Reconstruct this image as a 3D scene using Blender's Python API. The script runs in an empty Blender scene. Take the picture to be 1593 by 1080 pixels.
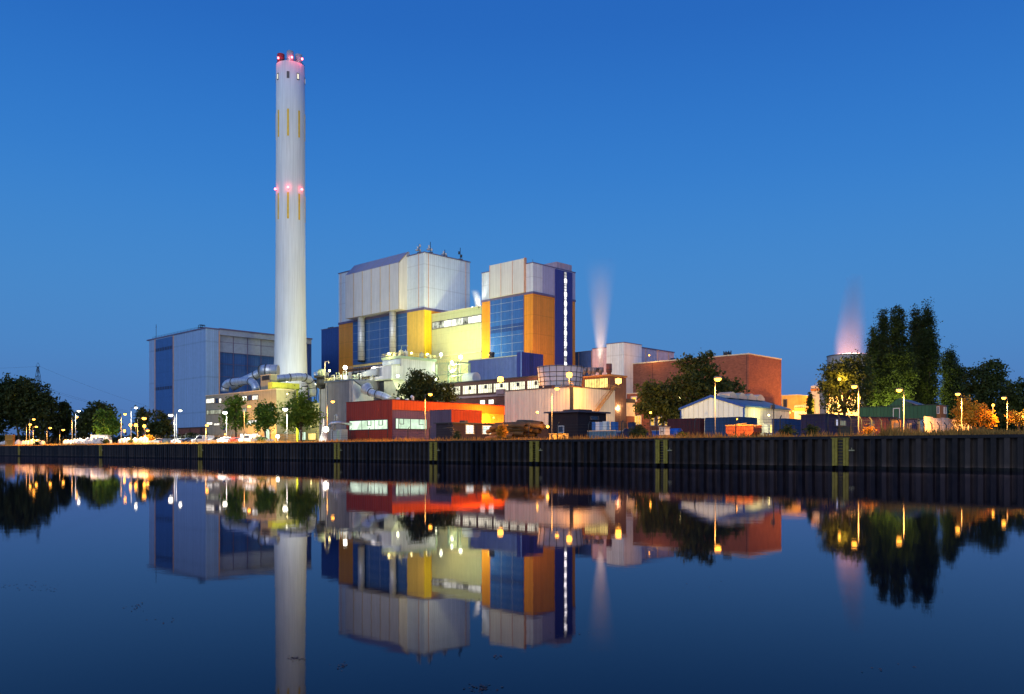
import bpy, math, random
import numpy as np
from mathutils import Vector, Matrix

random.seed(7)
RNG = np.random.default_rng(11)
SC = bpy.context.scene
COL = SC.collection
CX, HY, F, CAMZ = 796.5, 700.5, 1300.0, 1.7      # picture centre, horizon row, focal length in photo pixels, eye height
TH = math.atan2(.7222, .6916)                    # direction of the quay and of every building
CS, SN = math.cos(TH), math.sin(TH)
GZ = 2.96                                        # level of the land behind the quay

# ---------------------------------------------------------------- camera
cam = bpy.data.cameras.new('camera')
cam.sensor_width = 36
cam.lens = 36 * F / 1593
cam.shift_y = (HY - 540) / 1593
cam.clip_end = 8000
camo = bpy.data.objects.new('camera', cam)
camo.location = (0, 0, CAMZ)
camo.rotation_euler = (math.radians(90), 0, 0)
COL.objects.link(camo)
SC.camera = camo

# ---------------------------------------------------------------- world: dusk sky
SC.render.engine = 'CYCLES'
SC.cycles.use_denoising = True
SC.cycles.max_bounces = 6
SC.cycles.diffuse_bounces = 2
SC.cycles.glossy_bounces = 4
SC.cycles.transmission_bounces = 4
SC.cycles.volume_bounces = 1
SC.cycles.caustics_reflective = False
SC.cycles.caustics_refractive = False
SC.cycles.sample_clamp_indirect = 12
SC.view_settings.view_transform = 'Standard'
SC.view_settings.look = 'None'
SC.view_settings.exposure = 0
SC.view_settings.gamma = 1
w = bpy.data.worlds.new('World')
SC.world = w
w.use_nodes = True
nt = w.node_tree
nt.nodes.clear()
wo = nt.nodes.new('ShaderNodeOutputWorld')
bg = nt.nodes.new('ShaderNodeBackground')
bg2 = nt.nodes.new('ShaderNodeBackground')
ad = nt.nodes.new('ShaderNodeAddShader')
tc = nt.nodes.new('ShaderNodeTexCoord')
sp = nt.nodes.new('ShaderNodeSeparateXYZ')
ra = nt.nodes.new('ShaderNodeValToRGB')
sky = nt.nodes.new('ShaderNodeTexSky')
sky.sky_type = 'NISHITA'
sky.sun_disc = False
sky.sun_elevation = math.radians(1.0)
sky.sun_rotation = math.radians(200)
nt.links.new(tc.outputs['Generated'], sp.inputs[0])
nt.links.new(sp.outputs['Z'], ra.inputs[0])
ra.color_ramp.interpolation = 'B_SPLINE'
SKY = [(0.0, (.068, .145, .38)), (.05, (.070, .185, .46)), (.11, (.064, .226, .54)), (.2, (.055, .238, .58)),
       (.31, (.030, .200, .60)), (.45, (.016, .13, .50)), (.7, (.010, .085, .40)), (1.0, (.008, .07, .34))]
e = ra.color_ramp.elements
while len(e) > 1:
    e.remove(e[-1])
e[0].position, e[0].color = SKY[0][0], (*SKY[0][1], 1)
for p, c in SKY[1:]:
    k = e.new(p)
    k.color = (*c, 1)
nt.links.new(ra.outputs[0], bg.inputs[0])
bg.inputs[1].default_value = 1.03
nt.links.new(sky.outputs[0], bg2.inputs[0])
bg2.inputs[1].default_value = .006
nt.links.new(bg.outputs[0], ad.inputs[0])
nt.links.new(bg2.outputs[0], ad.inputs[1])
nt.links.new(ad.outputs[0], wo.inputs[0])

# afterglow of the set sun: broad, soft, from behind the camera and a little to its left
sl = bpy.data.lights.new('afterglow', 'SUN')
sl.energy = 1.14
sl.angle = math.radians(50)
sl.color = (.95, .99, 1)
so = bpy.data.objects.new('afterglow', sl)
so.rotation_euler = Vector((-.28, -.92, .30)).to_track_quat('Z', 'Y').to_euler()
COL.objects.link(so)


# ---------------------------------------------------------------- materials
def nodes(m):
    m.use_nodes = True
    t = m.node_tree
    t.nodes.clear()
    o = t.nodes.new('ShaderNodeOutputMaterial')
    return t, o


def N(t, typ, **kw):
    n = t.nodes.new('ShaderNode' + typ)
    for k, v in kw.items():
        if k.startswith('i_'):
            n.inputs[k[2:].replace('_', ' ')].default_value = v
        else:
            setattr(n, k, v)
    return n


MATS = {}


def mat(name, col, rough=.6, metal=0., var=.12, vscale=.6, streak=0., clad=0., horiz=0., brick=False, seam=0.,
        bump=.0, spec=.4, leaf=False):
    """procedural surface. clad: pitch of vertical ribs, horiz: pitch of level panel joints, seam: duct seams."""
    if name in MATS:
        return MATS[name]
    m = bpy.data.materials.new(name)
    MATS[name] = m
    t, o = nodes(m)
    L = t.links.new
    b = N(t, 'BsdfPrincipled')
    b.inputs['Roughness'].default_value = rough
    b.inputs['Metallic'].default_value = metal
    b.inputs['Specular IOR Level'].default_value = spec
    L(b.outputs[0], o.inputs[0])
    tcn = N(t, 'TexCoord')
    src = tcn.outputs['Object']
    no = N(t, 'TexNoise')
    no.inputs['Scale'].default_value = vscale
    no.inputs['Detail'].default_value = 4
    L(src, no.inputs['Vector'])
    fac = no.outputs['Fac']
    mp = N(t, 'MapRange')
    mp.inputs['From Min'].default_value = .3
    mp.inputs['From Max'].default_value = .7
    mp.inputs['To Min'].default_value = 1 - var
    mp.inputs['To Max'].default_value = 1 + var
    L(fac, mp.inputs['Value'])
    val = mp.outputs[0]

    def mul(a, c):
        q = N(t, 'Math', operation='MULTIPLY')
        L(a, q.inputs[0])
        L(c, q.inputs[1])
        return q.outputs[0]
    height = None
    if streak:
        sc = N(t, 'VectorMath', operation='MULTIPLY')
        sc.inputs[1].default_value = (1.6, 1.6, .06)
        L(src, sc.inputs[0])
        n2 = N(t, 'TexNoise')
        n2.inputs['Scale'].default_value = 1.0
        n2.inputs['Detail'].default_value = 5
        L(sc.outputs[0], n2.inputs['Vector'])
        m2 = N(t, 'MapRange')
        m2.inputs['From Min'].default_value = .35
        m2.inputs['From Max'].default_value = .65
        m2.inputs['To Min'].default_value = 1 - streak
        m2.inputs['To Max'].default_value = 1.03
        L(n2.outputs['Fac'], m2.inputs['Value'])
        val = mul(val, m2.outputs[0])
    if clad or horiz or brick:
        s = N(t, 'SeparateXYZ')
        L(src, s.inputs[0])
        ax = N(t, 'Math', operation='ADD')
        L(s.outputs['X'], ax.inputs[0])
        L(s.outputs['Y'], ax.inputs[1])
    if clad:
        d = N(t, 'Math', operation='DIVIDE')
        L(ax.outputs[0], d.inputs[0])
        d.inputs[1].default_value = clad
        # each sheet a slightly different tone
        fl = N(t, 'Math', operation='FLOOR')
        L(d.outputs[0], fl.inputs[0])
        wn = N(t, 'TexWhiteNoise', noise_dimensions='1D')
        L(fl.outputs[0], wn.inputs['W'])
        m3 = N(t, 'MapRange')
        m3.inputs['To Min'].default_value = .94
        m3.inputs['To Max'].default_value = 1.05
        L(wn.outputs['Value'], m3.inputs['Value'])
        val = mul(val, m3.outputs[0])
        pp = N(t, 'Math', operation='PINGPONG')
        L(d.outputs[0], pp.inputs[0])
        pp.inputs[1].default_value = .5
        m4 = N(t, 'MapRange', interpolation_type='SMOOTHSTEP')
        m4.inputs['From Min'].default_value = .0
        m4.inputs['From Max'].default_value = .16
        m4.inputs['To Min'].default_value = .0
        L(pp.outputs[0], m4.inputs['Value'])
        height = m4.outputs[0]
        m5 = N(t, 'MapRange')
        m5.inputs['To Min'].default_value = .80
        L(height, m5.inputs['Value'])
        val = mul(val, m5.outputs[0])
    if horiz:
        d = N(t, 'Math', operation='DIVIDE')
        L(s.outputs['Z'], d.inputs[0])
        d.inputs[1].default_value = horiz
        pp = N(t, 'Math', operation='PINGPONG')
        L(d.outputs[0], pp.inputs[0])
        pp.inputs[1].default_value = .5
        m4 = N(t, 'MapRange')
        m4.inputs['From Min'].default_value = .0
        m4.inputs['From Max'].default_value = .035
        m4.inputs['To Min'].default_value = .82
        L(pp.outputs[0], m4.inputs['Value'])
        val = mul(val, m4.outputs[0])
    if seam:
        s = N(t, 'SeparateXYZ')
        L(tcn.outputs['UV'], s.inputs[0])
        d = N(t, 'Math', operation='DIVIDE')
        L(s.outputs['X'], d.inputs[0])
        d.inputs[1].default_value = seam
        pp = N(t, 'Math', operation='PINGPONG')
        L(d.outputs[0], pp.inputs[0])
        pp.inputs[1].default_value = .5
        m4 = N(t, 'MapRange')
        m4.inputs['From Max'].default_value = .08
        m4.inputs['To Min'].default_value = .55
        L(pp.outputs[0], m4.inputs['Value'])
        val = mul(val, m4.outputs[0])
    rgb = N(t, 'RGB')
    rgb.outputs[0].default_value = (*col, 1)
    colout = rgb.outputs[0]
    if brick:
        cb = N(t, 'CombineXYZ')
        L(ax.outputs[0], cb.inputs['X'])
        L(s.outputs['Z'], cb.inputs['Y'])
        bt = N(t, 'TexBrick')
        bt.inputs['Scale'].default_value = 1.0
        bt.inputs['Brick Width'].default_value = .9
        bt.inputs['Row Height'].default_value = .42
        bt.inputs['Mortar Size'].default_value = .03
        bt.inputs['Color1'].default_value = (*[c * .8 for c in col], 1)
        bt.inputs['Color2'].default_value = (*[c * 1.2 for c in col], 1)
        bt.inputs['Mortar'].default_value = (*[c * .75 + .03 for c in col], 1)
        L(cb.outputs[0], bt.inputs['Vector'])
        colout = bt.outputs['Color']
    vm = N(t, 'VectorMath', operation='SCALE')
    L(colout, vm.inputs[0])
    L(val, vm.inputs['Scale'])
    L(vm.outputs[0], b.inputs['Base Color'])
    if height is not None:
        bp = N(t, 'Bump')
        bp.inputs['Strength'].default_value = .6
        bp.inputs['Distance'].default_value = .12
        L(height, bp.inputs['Height'])
        L(bp.outputs[0], b.inputs['Normal'])
    elif bump:
        bp = N(t, 'Bump')
        bp.inputs['Strength'].default_value = bump
        L(fac, bp.inputs['Height'])
        L(bp.outputs[0], b.inputs['Normal'])
    if leaf:
        tr = N(t, 'BsdfTranslucent')
        mx = N(t, 'MixShader')
        mx.inputs[0].default_value = .3
        L(vm.outputs[0], tr.inputs[0])
        L(b.outputs[0], mx.inputs[1])
        L(tr.outputs[0], mx.inputs[2])
        L(mx.outputs[0], o.inputs[0])
    return m


def glow(name, col, strength, vary=0., scale=.4, sample=True):
    """something that gives off light; vary breaks a lit window up into the bright and dim things behind it"""
    if name in MATS:
        return MATS[name]
    m = bpy.data.materials.new(name)
    MATS[name] = m
    t, o = nodes(m)
    L = t.links.new
    em = N(t, 'Emission')
    em.inputs[0].default_value = (*col, 1)
    em.inputs[1].default_value = strength
    if vary:
        tcn = N(t, 'TexCoord')
        sc = N(t, 'VectorMath', operation='MULTIPLY')
        sc.inputs[1].default_value = (1, 1, .35)
        L(tcn.outputs['Object'], sc.inputs[0])
        vo = N(t, 'TexVoronoi')
        vo.inputs['Scale'].default_value = scale
        L(sc.outputs[0], vo.inputs['Vector'])
        no = N(t, 'TexNoise')
        no.inputs['Scale'].default_value = scale * 2.2
        L(tcn.outputs['Object'], no.inputs['Vector'])
        sx = N(t, 'SeparateColor')
        L(vo.outputs['Color'], sx.inputs[0])
        a = N(t, 'Math', operation='MULTIPLY_ADD')
        L(sx.outputs[0], a.inputs[0])
        a.inputs[1].default_value = .6
        L(no.outputs['Fac'], a.inputs[2])
        mr = N(t, 'MapRange')
        mr.inputs['From Min'].default_value = .4
        mr.inputs['From Max'].default_value = 1.1
        mr.inputs['To Min'].default_value = strength * (1 - vary)
        mr.inputs['To Max'].default_value = strength * (1 + .4 * vary)
        L(a.outputs[0], mr.inputs['Value'])
        L(mr.outputs[0], em.inputs[1])
    L(em.outputs[0], o.inputs[0])
    if not sample:
        m.cycles.emission_sampling = 'NONE'
    return m


# ---------------------------------------------------------------- mesh building
class MB:
    """collects boxes, prisms, tubes, lathes; build() links them as ONE mesh object"""
    def __init__(s):
        s.v, s.f, s.uv = [], [], {}
        s.smooth = set()

    def box(s, x0, x1, y0, y1, z0, z1):
        x0, x1 = sorted((x0, x1)); y0, y1 = sorted((y0, y1)); z0, z1 = sorted((z0, z1))
        n = len(s.v)
        s.v += [(x, y, z) for z in (z0, z1) for y in (y0, y1) for x in (x0, x1)]
        for q in ((0, 2, 3, 1), (4, 5, 7, 6), (0, 1, 5, 4), (2, 6, 7, 3), (0, 4, 6, 2), (1, 3, 7, 5)):
            s.f.append([n + i for i in q])
        return s

    def prism(s, pts, axis, a0, a1):
        """polygon of 2D points extruded along an axis: 'x' takes (y,z), 'y' takes (x,z), 'z' takes (x,y)"""
        n, k = len(s.v), len(pts)
        for a in (a0, a1):
            for p, q in pts:
                s.v.append({'x': (a, p, q), 'y': (p, a, q), 'z': (p, q, a)}[axis])
        s.f.append([n + i for i in range(k)][::-1])
        s.f.append([n + k + i for i in range(k)])
        for i in range(k):
            j = (i + 1) % k
            s.f.append([n + i, n + j, n + k + j, n + k + i])
        return s

    def hexa(s, eight):
        n = len(s.v)
        s.v += [tuple(p) for p in eight]
        for q in ((0, 3, 2, 1), (4, 5, 6, 7), (0, 1, 5, 4), (1, 2, 6, 5), (2, 3, 7, 6), (3, 0, 4, 7)):
            s.f.append([n + i for i in q])
        return s

    def tube(s, pts, r, seg=8, cap=True, r2=None, closed=False):
        pts = [Vector(p) for p in pts]
        n, k = len(s.v), len(pts)
        rs = r if isinstance(r, (list, tuple)) else [r] * k
        up = Vector((0, 0, 1))
        prev = None
        dist = 0
        for i, p in enumerate(pts):
            if i == 0: d = pts[1] - p
            elif i == k - 1: d = p - pts[-2]
            else: d = (pts[i + 1] - p).normalized() + (p - pts[i - 1]).normalized()
            d.normalize()
            if prev is None:
                a = up.cross(d) if abs(d.z) < .95 else Vector((1, 0, 0)).cross(d)
            else:
                a = prev - d * prev.dot(d)
            a.normalize(); prev = a
            b = d.cross(a)
            if i: dist += (p - pts[i - 1]).length
            for j in range(seg):
                t = 2 * math.pi * j / seg
                s.v.append(tuple(p + (a * math.cos(t) + b * math.sin(t)) * rs[i]))
                s.uv[len(s.v) - 1] = (dist, j / seg)
        for i in range(k - 1):
            for j in range(seg):
                j2 = (j + 1) % seg
                s.smooth.add(len(s.f))
                s.f.append([n + i * seg + j, n + i * seg + j2, n + (i + 1) * seg + j2, n + (i + 1) * seg + j])
        if cap:
            s.f.append([n + j for j in range(seg)][::-1])
            s.f.append([n + (k - 1) * seg + j for j in range(seg)])
        return s

    def rod(s, a, b, r, seg=5):
        return s.tube([a, b], r, seg)

    def lathe(s, prof, seg=48, cx=0, cy=0, cap=True):
        n, k = len(s.v), len(prof)
        for r, z in prof:
            for j in range(seg):
                t = 2 * math.pi * j / seg
                s.v.append((cx + r * math.cos(t), cy + r * math.sin(t), z))
                s.uv[len(s.v) - 1] = (z, j / seg)
        for i in range(k - 1):
            for j in range(seg):
                j2 = (j + 1) % seg
                s.smooth.add(len(s.f))
                s.f.append([n + i * seg + j, n + i * seg + j2, n + (i + 1) * seg + j2, n + (i + 1) * seg + j])
        if cap:
            s.f.append([n + j for j in range(seg)][::-1])
            s.f.append([n + (k - 1) * seg + j for j in range(seg)])
        return s

    def build(s, name, m, parent=None, loc=(0, 0, 0), rz=0, sharp=True):
        me = bpy.data.meshes.new(name)
        me.from_pydata(s.v, [], s.f)
        me.materials.append(m)
        if s.uv:
            ul = me.uv_layers.new(name='uv')
            for lp in me.loops:
                if lp.vertex_index in s.uv:
                    ul.data[lp.index].uv = s.uv[lp.vertex_index]
        for i in s.smooth:
            me.polygons[i].use_smooth = True
        me.update()
        o = bpy.data.objects.new(name, me)
        COL.objects.link(o)
        o.location = loc
        o.rotation_euler = (0, 0, rz)
        if parent: o.parent = parent
        return o


def tag(o, label=None, cat=None, group=None, kind=None):
    if label: o['label'] = label
    if cat: o['category'] = cat
    if group: o['group'] = group
    if kind: o['kind'] = kind
    return o


LABELS = {}


def empty(name, label, cat, loc, rz=0, group=None):
    o = bpy.data.objects.new(name, None)
    COL.objects.link(o)
    o.location = loc
    o.rotation_euler = (0, 0, rz)
    return tag(o, label, cat, group)


def PX(px, D): return (px - CX) / F * D
def PZ(py, D): return CAMZ + (HY - py) / F * D
def wallD(px): return 2210 / (.01565 * (px + 561))


class Bd:
    """a building: an Empty at its near corner; local x runs right and away, local y left and away"""
    def __init__(s, name, label, cat, px, D, group=None, z0=GZ, rot=TH):
        s.X, s.Y, s.z0 = PX(px, D), D, z0
        s.c, s.s = math.cos(rot), math.sin(rot)
        s.root = empty(name, label, cat, (s.X, s.Y, z0), rot, group)

    def xa(s, px, y=0):
        r = (px - CX) / F
        return (r * (s.Y + y * s.c) - s.X + y * s.s) / (s.c - r * s.s)

    def ya(s, px, x=0):
        r = (px - CX) / F
        return (s.X + x * s.c - r * (s.Y + x * s.s)) / (s.s + r * s.c)

    def dep(s, x, y): return s.Y + x * s.s + y * s.c

    def z(s, py, x=0, y=0): return PZ(py, s.dep(x, y)) - s.z0

    def zu(s, px, py, x=0): return s.z(py, x, s.ya(px, x))

    def zv(s, px, py, y=0): return s.z(py, s.xa(px, y), y)

    def ub(s, name, m, pL, pR, z0, z1, x0=-.1, x1=.1, parent=None):
        return MB().box(x0, x1, s.ya(pL, x0), s.ya(pR, x0), z0, z1).build(name, m, parent or s.root)

    def vb(s, name, m, pL, pR, z0, z1, y0=-.1, y1=.1, parent=None):
        return MB().box(s.xa(pL, y0), s.xa(pR, y0), y0, y1, z0, z1).build(name, m, parent or s.root)

    def box(s, name, m, x0, x1, y0, y1, z0, z1, parent=None):
        return MB().box(x0, x1, y0, y1, z0, z1).build(name, m, parent or s.root)

    def add(s, name, m, mb, parent=None):
        return mb.build(name, m, parent or s.root)

    def win(s, face, p0, p1, z0, z1, pane, frame, off=0., nm=0, nh=0, fw=.12, name='window', parent=None, px=True):
        """window: a frame with mullions, standing proud of its wall, and a pane as its sub-part"""
        if face == 'u':
            a0, a1 = (s.ya(p1, off), s.ya(p0, off)) if px else (p0, p1)
        else:
            a0, a1 = (s.xa(p0, off), s.xa(p1, off)) if px else (p0, p1)
        a0, a1 = sorted((a0, a1))
        fr, pn = MB(), MB()

        def bx(mb, b0, b1, c0, c1, d0, d1):
            if face == 'u': mb.box(off - d1, off - d0, b0, b1, c0, c1)
            else: mb.box(b0, b1, off - d1, off - d0, c0, c1)
        bx(fr, a0 - fw, a0, z0 - fw, z1 + fw, -.05, .22)
        bx(fr, a1, a1 + fw, z0 - fw, z1 + fw, -.05, .22)
        bx(fr, a0, a1, z0 - fw, z0, -.05, .22)
        bx(fr, a0, a1, z1, z1 + fw, -.05, .22)
        for i in range(1, nm + 1):
            q = a0 + (a1 - a0) * i / (nm + 1)
            bx(fr, q - fw * .3, q + fw * .3, z0, z1, .1, .18)
        for i in range(1, nh + 1):
            q = z0 + (z1 - z0) * i / (nh + 1)
            bx(fr, a0, a1, q - fw * .25, q + fw * .25, .105, .165)
        bx(pn, a0, a1, z0, z1, 0, .09)
        fo = fr.build(name, frame, parent or s.root)
        pn.build('pane', pane, fo)
        return fo

    def rail(s, name, m, pts, h=1.1, step=2., r=.05, parent=None, mb=None):
        q = mb or MB()
        for a, b in zip(pts[:-1], pts[1:]):
            a, b = Vector(a), Vector(b)
            n = max(1, int((b - a).length / step))
            for i in range(n + 1):
                p = a.lerp(b, i / n)
                q.rod(p, p + Vector((0, 0, h)), r, 4)
            for k in (1, .55):
                q.rod(a + Vector((0, 0, h * k)), b + Vector((0, 0, h * k)), r, 4)
        return q if mb else q.build(name, m, parent or s.root)


def npmesh(name, verts, k, m, parent=None, loc=(0, 0, 0), rz=0):
    """many separate k-gons (verts: n*k x 3) as one mesh"""
    verts = np.asarray(verts, dtype=np.float32).reshape(-1, 3)
    n = len(verts) // k
    me = bpy.data.meshes.new(name)
    me.vertices.add(n * k)
    me.vertices.foreach_set('co', verts.ravel())
    me.loops.add(n * k)
    me.loops.foreach_set('vertex_index', np.arange(n * k, dtype=np.int32))
    me.polygons.add(n)
    me.polygons.foreach_set('loop_start', np.arange(0, n * k, k, dtype=np.int32))
    me.polygons.foreach_set('loop_total', np.full(n, k, dtype=np.int32))
    me.update(calc_edges=True)
    me.materials.append(m)
    o = bpy.data.objects.new(name, me)
    COL.objects.link(o)
    o.location = loc
    o.rotation_euler = (0, 0, rz)
    if parent: o.parent = parent
    return o


def point(px, py, D, col, power, r=.25, parent=None, loc=None, down=False):
    l = bpy.data.lights.new('lamp_light', 'SPOT' if down else 'POINT')
    if down: l.spot_size, l.spot_blend = math.radians(152), .6
    l.color, l.energy, l.shadow_soft_size = col, power, r
    o = bpy.data.objects.new('lamp_light', l)
    o.visible_glossy = False      # the glowing glass of each lamp is what mirrors in the water
    COL.objects.link(o)
    if parent:
        o.parent = parent
        o.location = loc
    else:
        o.location = (PX(px, D), D, PZ(py, D)) if loc is None else loc
    return o

# ---------------------------------------------------------------- palette
white = mat('white cladding', (.70, .75, .80), .45, clad=1.1, horiz=9., var=.05, streak=.10)
lilac = mat('lilac cladding', (.42, .42, .60), .45, clad=1.1, var=.05, streak=.08)  # darker right face of a white wall, its shade put into the colour
blue = mat('blue cladding', (.045, .13, .36), .45, clad=1.2, horiz=6.5, var=.08, streak=.12)
dkblue = mat('deep blue cladding', (.03, .075, .27), .5, clad=1.0, var=.08, streak=.1)
medblue = mat('violet blue cladding', (.14, .18, .42), .5, clad=1.0, var=.06, streak=.1)
orange = mat('orange cladding', (.78, .30, .025), .45, clad=1.2, horiz=8., var=.05, streak=.08)
yellow = mat('yellow cladding', (.86, .56, .10), .45, clad=1.2, var=.05, streak=.06)  # orange cladding under lamps, the light put into a yellower colour
trimo = mat('salmon trim', (.62, .36, .24), .5)
trimd = mat('purple grey trim', (.14, .12, .22), .5)
pale = mat('pale yellow cladding', (.44, .475, .30), .5, horiz=4.5, var=.05, streak=.1)
beige = mat('beige render', (.30, .31, .235), .7, var=.08, streak=.14)
galv = mat('galvanised steel', (.66, .70, .74), .33, metal=.55, var=.1, vscale=.8, seam=2.2)
column_metal = mat('brushed column sheet', (.66, .66, .64), .34, metal=.35, var=.06, seam=2.6)
steel = mat('dark steel', (.05, .055, .06), .5, metal=.4)
greensteel = mat('pale green steel', (.30, .38, .26), .5, metal=.1)
palesteel = mat('pale painted steel', (.45, .46, .42), .5, metal=.1)
concrete = mat('light concrete', (.62, .63, .62), .8, var=.05, streak=.08, vscale=.15)
grey = mat('grey rendered wall', (.12, .145, .20), .75, var=.14, streak=.25, vscale=.25)
brickm = mat('red brick', (.22, .082, .05), .85, brick=True, var=.1, vscale=.3)
dbrick = mat('dark brick', (.10, .04, .035), .85, brick=True, var=.1)
coping = mat('coping', (.55, .52, .40), .6)
roofm = mat('roof felt', (.06, .06, .065), .9)
wframe = mat('window frame', (.10, .09, .10), .5)
wframew = mat('white window frame', (.6, .6, .6), .5)
brown = mat('brown fascia', (.10, .055, .045), .6)
black = mat('black plastic', (.015, .015, .02), .5)
rubber = mat('rubber', (.01, .01, .01), .8)
red = mat('red cladding', (.26, .026, .007), .5, clad=1.0, var=.05, streak=.08)
redor = mat('orange red cladding', (.85, .12, .012), .5, clad=1.0, var=.05)
purple = mat('mauve cladding', (.20, .12, .18), .55, clad=.8, var=.06)
dpurple = mat('dark mauve cladding', (.085, .06, .10), .55, clad=.8, var=.06)
corr = mat('pale corrugated sheet', (.76, .66, .52), .42, clad=1.0, var=.05, streak=.12)
trunkm = mat('bark', (.055, .04, .028), .9, vscale=4, bump=.6)
SOD, WHT, GRN, YEL = (1, .43, .07), (1, .97, .80), (.86, 1, .56), (1, .86, .30)
g_win = glow('lit office window', (1, .98, .82), 1.7, .6, .35)
g_green = glow('lit greenish window', (.75, 1, .72), 1.25, .38, .3)
g_gal = glow('lit gallery window', (1, .98, .70), 1.5, .4, .6)
g_dim = glow('dim lit window', (.75, .80, .60), .55, .6, .5)
g_hall = glow('lit hall strip window', (.95, 1, .80), 1.4, .95, .2)
g_yel = glow('yellow lit window', (1, .75, .22), 1.6, .4, .5)
g_oran = glow('amber lit window', (1, .55, .10), 1.5, .4, .5)
g_stair = glow('stair window light', (.95, .95, 1), 1.1, .7, .35)
g_sod = glow('sodium lamp glass', (1, .40, .035), 13, sample=False)
g_wht = glow('white lamp glass', (1, 1, .72), 15, sample=False)
g_red = glow('red beacon glass', (1, .12, .15), 12, sample=False)
glassm = mat('dark glass', (.03, .04, .06), .1, spec=.8)

# ---------------------------------------------------------------- setting: water, land
WX, WY = -10.2, 113.8        # a point on the quay line


def make_water():
    m = bpy.data.materials.new('canal water')
    t, o = nodes(m)
    L = t.links.new
    tcn = N(t, 'TexCoord')
    g = N(t, 'BsdfGlossy', distribution='BECKMANN')
    g.inputs['Roughness'].default_value = .035
    g.inputs['Color'].default_value = (.97, .89, 1.0, 1)
    d = N(t, 'BsdfDiffuse')
    d.inputs['Color'].default_value = (.002, .005, .014, 1)
    fr = N(t, 'Fresnel')
    fr.inputs['IOR'].default_value = 1.165
    mx = N(t, 'MixShader')
    n3 = N(t, 'TexNoise')
    n3.inputs['Scale'].default_value = .035
    n3.inputs['Detail'].default_value = 3
    L(tcn.outputs['Object'], n3.inputs['Vector'])
    m3 = N(t, 'MapRange')
    m3.inputs['From Min'].default_value = .45
    m3.inputs['From Max'].default_value = .62
    m3.inputs['To Min'].default_value = .036
    m3.inputs['To Max'].default_value = .062
    L(n3.outputs['Fac'], m3.inputs['Value'])
    L(m3.outputs[0], g.inputs['Roughness'])
    n1 = N(t, 'TexNoise')
    n1.inputs['Scale'].default_value = 1.3
    n1.inputs['Detail'].default_value = 3
    n2 = N(t, 'TexNoise')
    n2.inputs['Scale'].default_value = .09
    n2.inputs['Detail'].default_value = 2
    L(tcn.outputs['Object'], n1.inputs['Vector'])
    L(tcn.outputs['Object'], n2.inputs['Vector'])
    b1 = N(t, 'Bump')
    b1.inputs['Strength'].default_value = 1
    b1.inputs['Distance'].default_value = .0009
    b2 = N(t, 'Bump')
    b2.inputs['Strength'].default_value = 1
    b2.inputs['Distance'].default_value = .004
    L(n1.outputs['Fac'], b1.inputs['Height'])
    L(n2.outputs['Fac'], b2.inputs['Height'])
    L(b1.outputs[0], b2.inputs['Normal'])
    L(b2.outputs[0], g.inputs['Normal'])
    L(fr.outputs[0], mx.inputs[0])
    L(d.outputs[0], mx.inputs[1])
    L(g.outputs[0], mx.inputs[2])
    L(mx.outputs[0], o.inputs[0])
    mb = MB()
    mb.v += [(-3000, -600, 0), (3000, -600, 0), (3000, 5000, 0), (-3000, 5000, 0)]
    mb.f.append([0, 1, 2, 3])
    tag(mb.build('water', m), kind='structure')


make_water()
groundm = mat('yard ground', (.085, .075, .06), .9, var=.35, vscale=.25)
mb = MB()
mb.v += [(.3, -400, 0), (4000, -400, 0), (4000, 3000, 0), (.3, 3000, 0)]
mb.f.append([0, 1, 2, 3])
tag(mb.build('ground', groundm, loc=(WX, WY, GZ), rz=TH), kind='structure')

# quay wall of steel sheet piles
pm = bpy.data.materials.new('sheet pile steel')
t, o = nodes(pm)
b = N(t, 'BsdfPrincipled')
b.inputs['Roughness'].default_value = .6
b.inputs['Specular IOR Level'].default_value = .3
tcn = N(t, 'TexCoord')
s_ = N(t, 'SeparateXYZ')
t.links.new(tcn.outputs['Object'], s_.inputs[0])
dv = N(t, 'Math', operation='DIVIDE')
dv.inputs[1].default_value = .475
fl = N(t, 'Math', operation='FLOOR')
wn = N(t, 'TexWhiteNoise', noise_dimensions='1D')
t.links.new(s_.outputs['Y'], dv.inputs[0])
t.links.new(dv.outputs[0], fl.inputs[0])
t.links.new(fl.outputs[0], wn.inputs['W'])
no = N(t, 'TexNoise')
no.inputs['Scale'].default_value = 1.2
no.inputs['Detail'].default_value = 5
t.links.new(tcn.outputs['Object'], no.inputs['Vector'])
ra = N(t, 'ValToRGB')
ra.color_ramp.elements[0].color = (.003, .0025, .004, 1)
ra.color_ramp.elements[1].color = (.048, .036, .032, 1)
ad = N(t, 'Math', operation='MULTIPLY_ADD')
t.links.new(wn.outputs['Value'], ad.inputs[0])
ad.inputs[1].default_value = .85
t.links.new(no.outputs['Fac'], ad.inputs[2])
sb = N(t, 'Math', operation='SUBTRACT')
t.links.new(ad.outputs[0], sb.inputs[0])
sb.inputs[1].default_value = .45
t.links.new(sb.outputs[0], ra.inputs[0])
# rust and lime line where the water stands at high level, slime below it
zr = N(t, 'ValToRGB')
zr.color_ramp.interpolation = 'LINEAR'
el = zr.color_ramp.elements
el[0].position, el[0].color = .0, (.10, .12, .12, 1)
el[1].position, el[1].color = 1., (1, 1, 1, 1)
for p_, c_ in ((.105, (.16, .18, .18, 1)), (.12, (2.4, 2.2, 2.1, 1)), (.15, (1.7, 1.6, 1.5, 1)), (.24, (1.0, 1, 1, 1))):
    q_ = el.new(p_)
    q_.color = c_
d3 = N(t, 'Math', operation='DIVIDE')
d3.inputs[1].default_value = 3.
nz = N(t, 'Math', operation='MULTIPLY_ADD')
t.links.new(no.outputs['Fac'], nz.inputs[0])
nz.inputs[1].default_value = .12
t.links.new(s_.outputs['Z'], nz.inputs[2])
t.links.new(nz.outputs[0], d3.inputs[0])
t.links.new(d3.outputs[0], zr.inputs[0])
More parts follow.
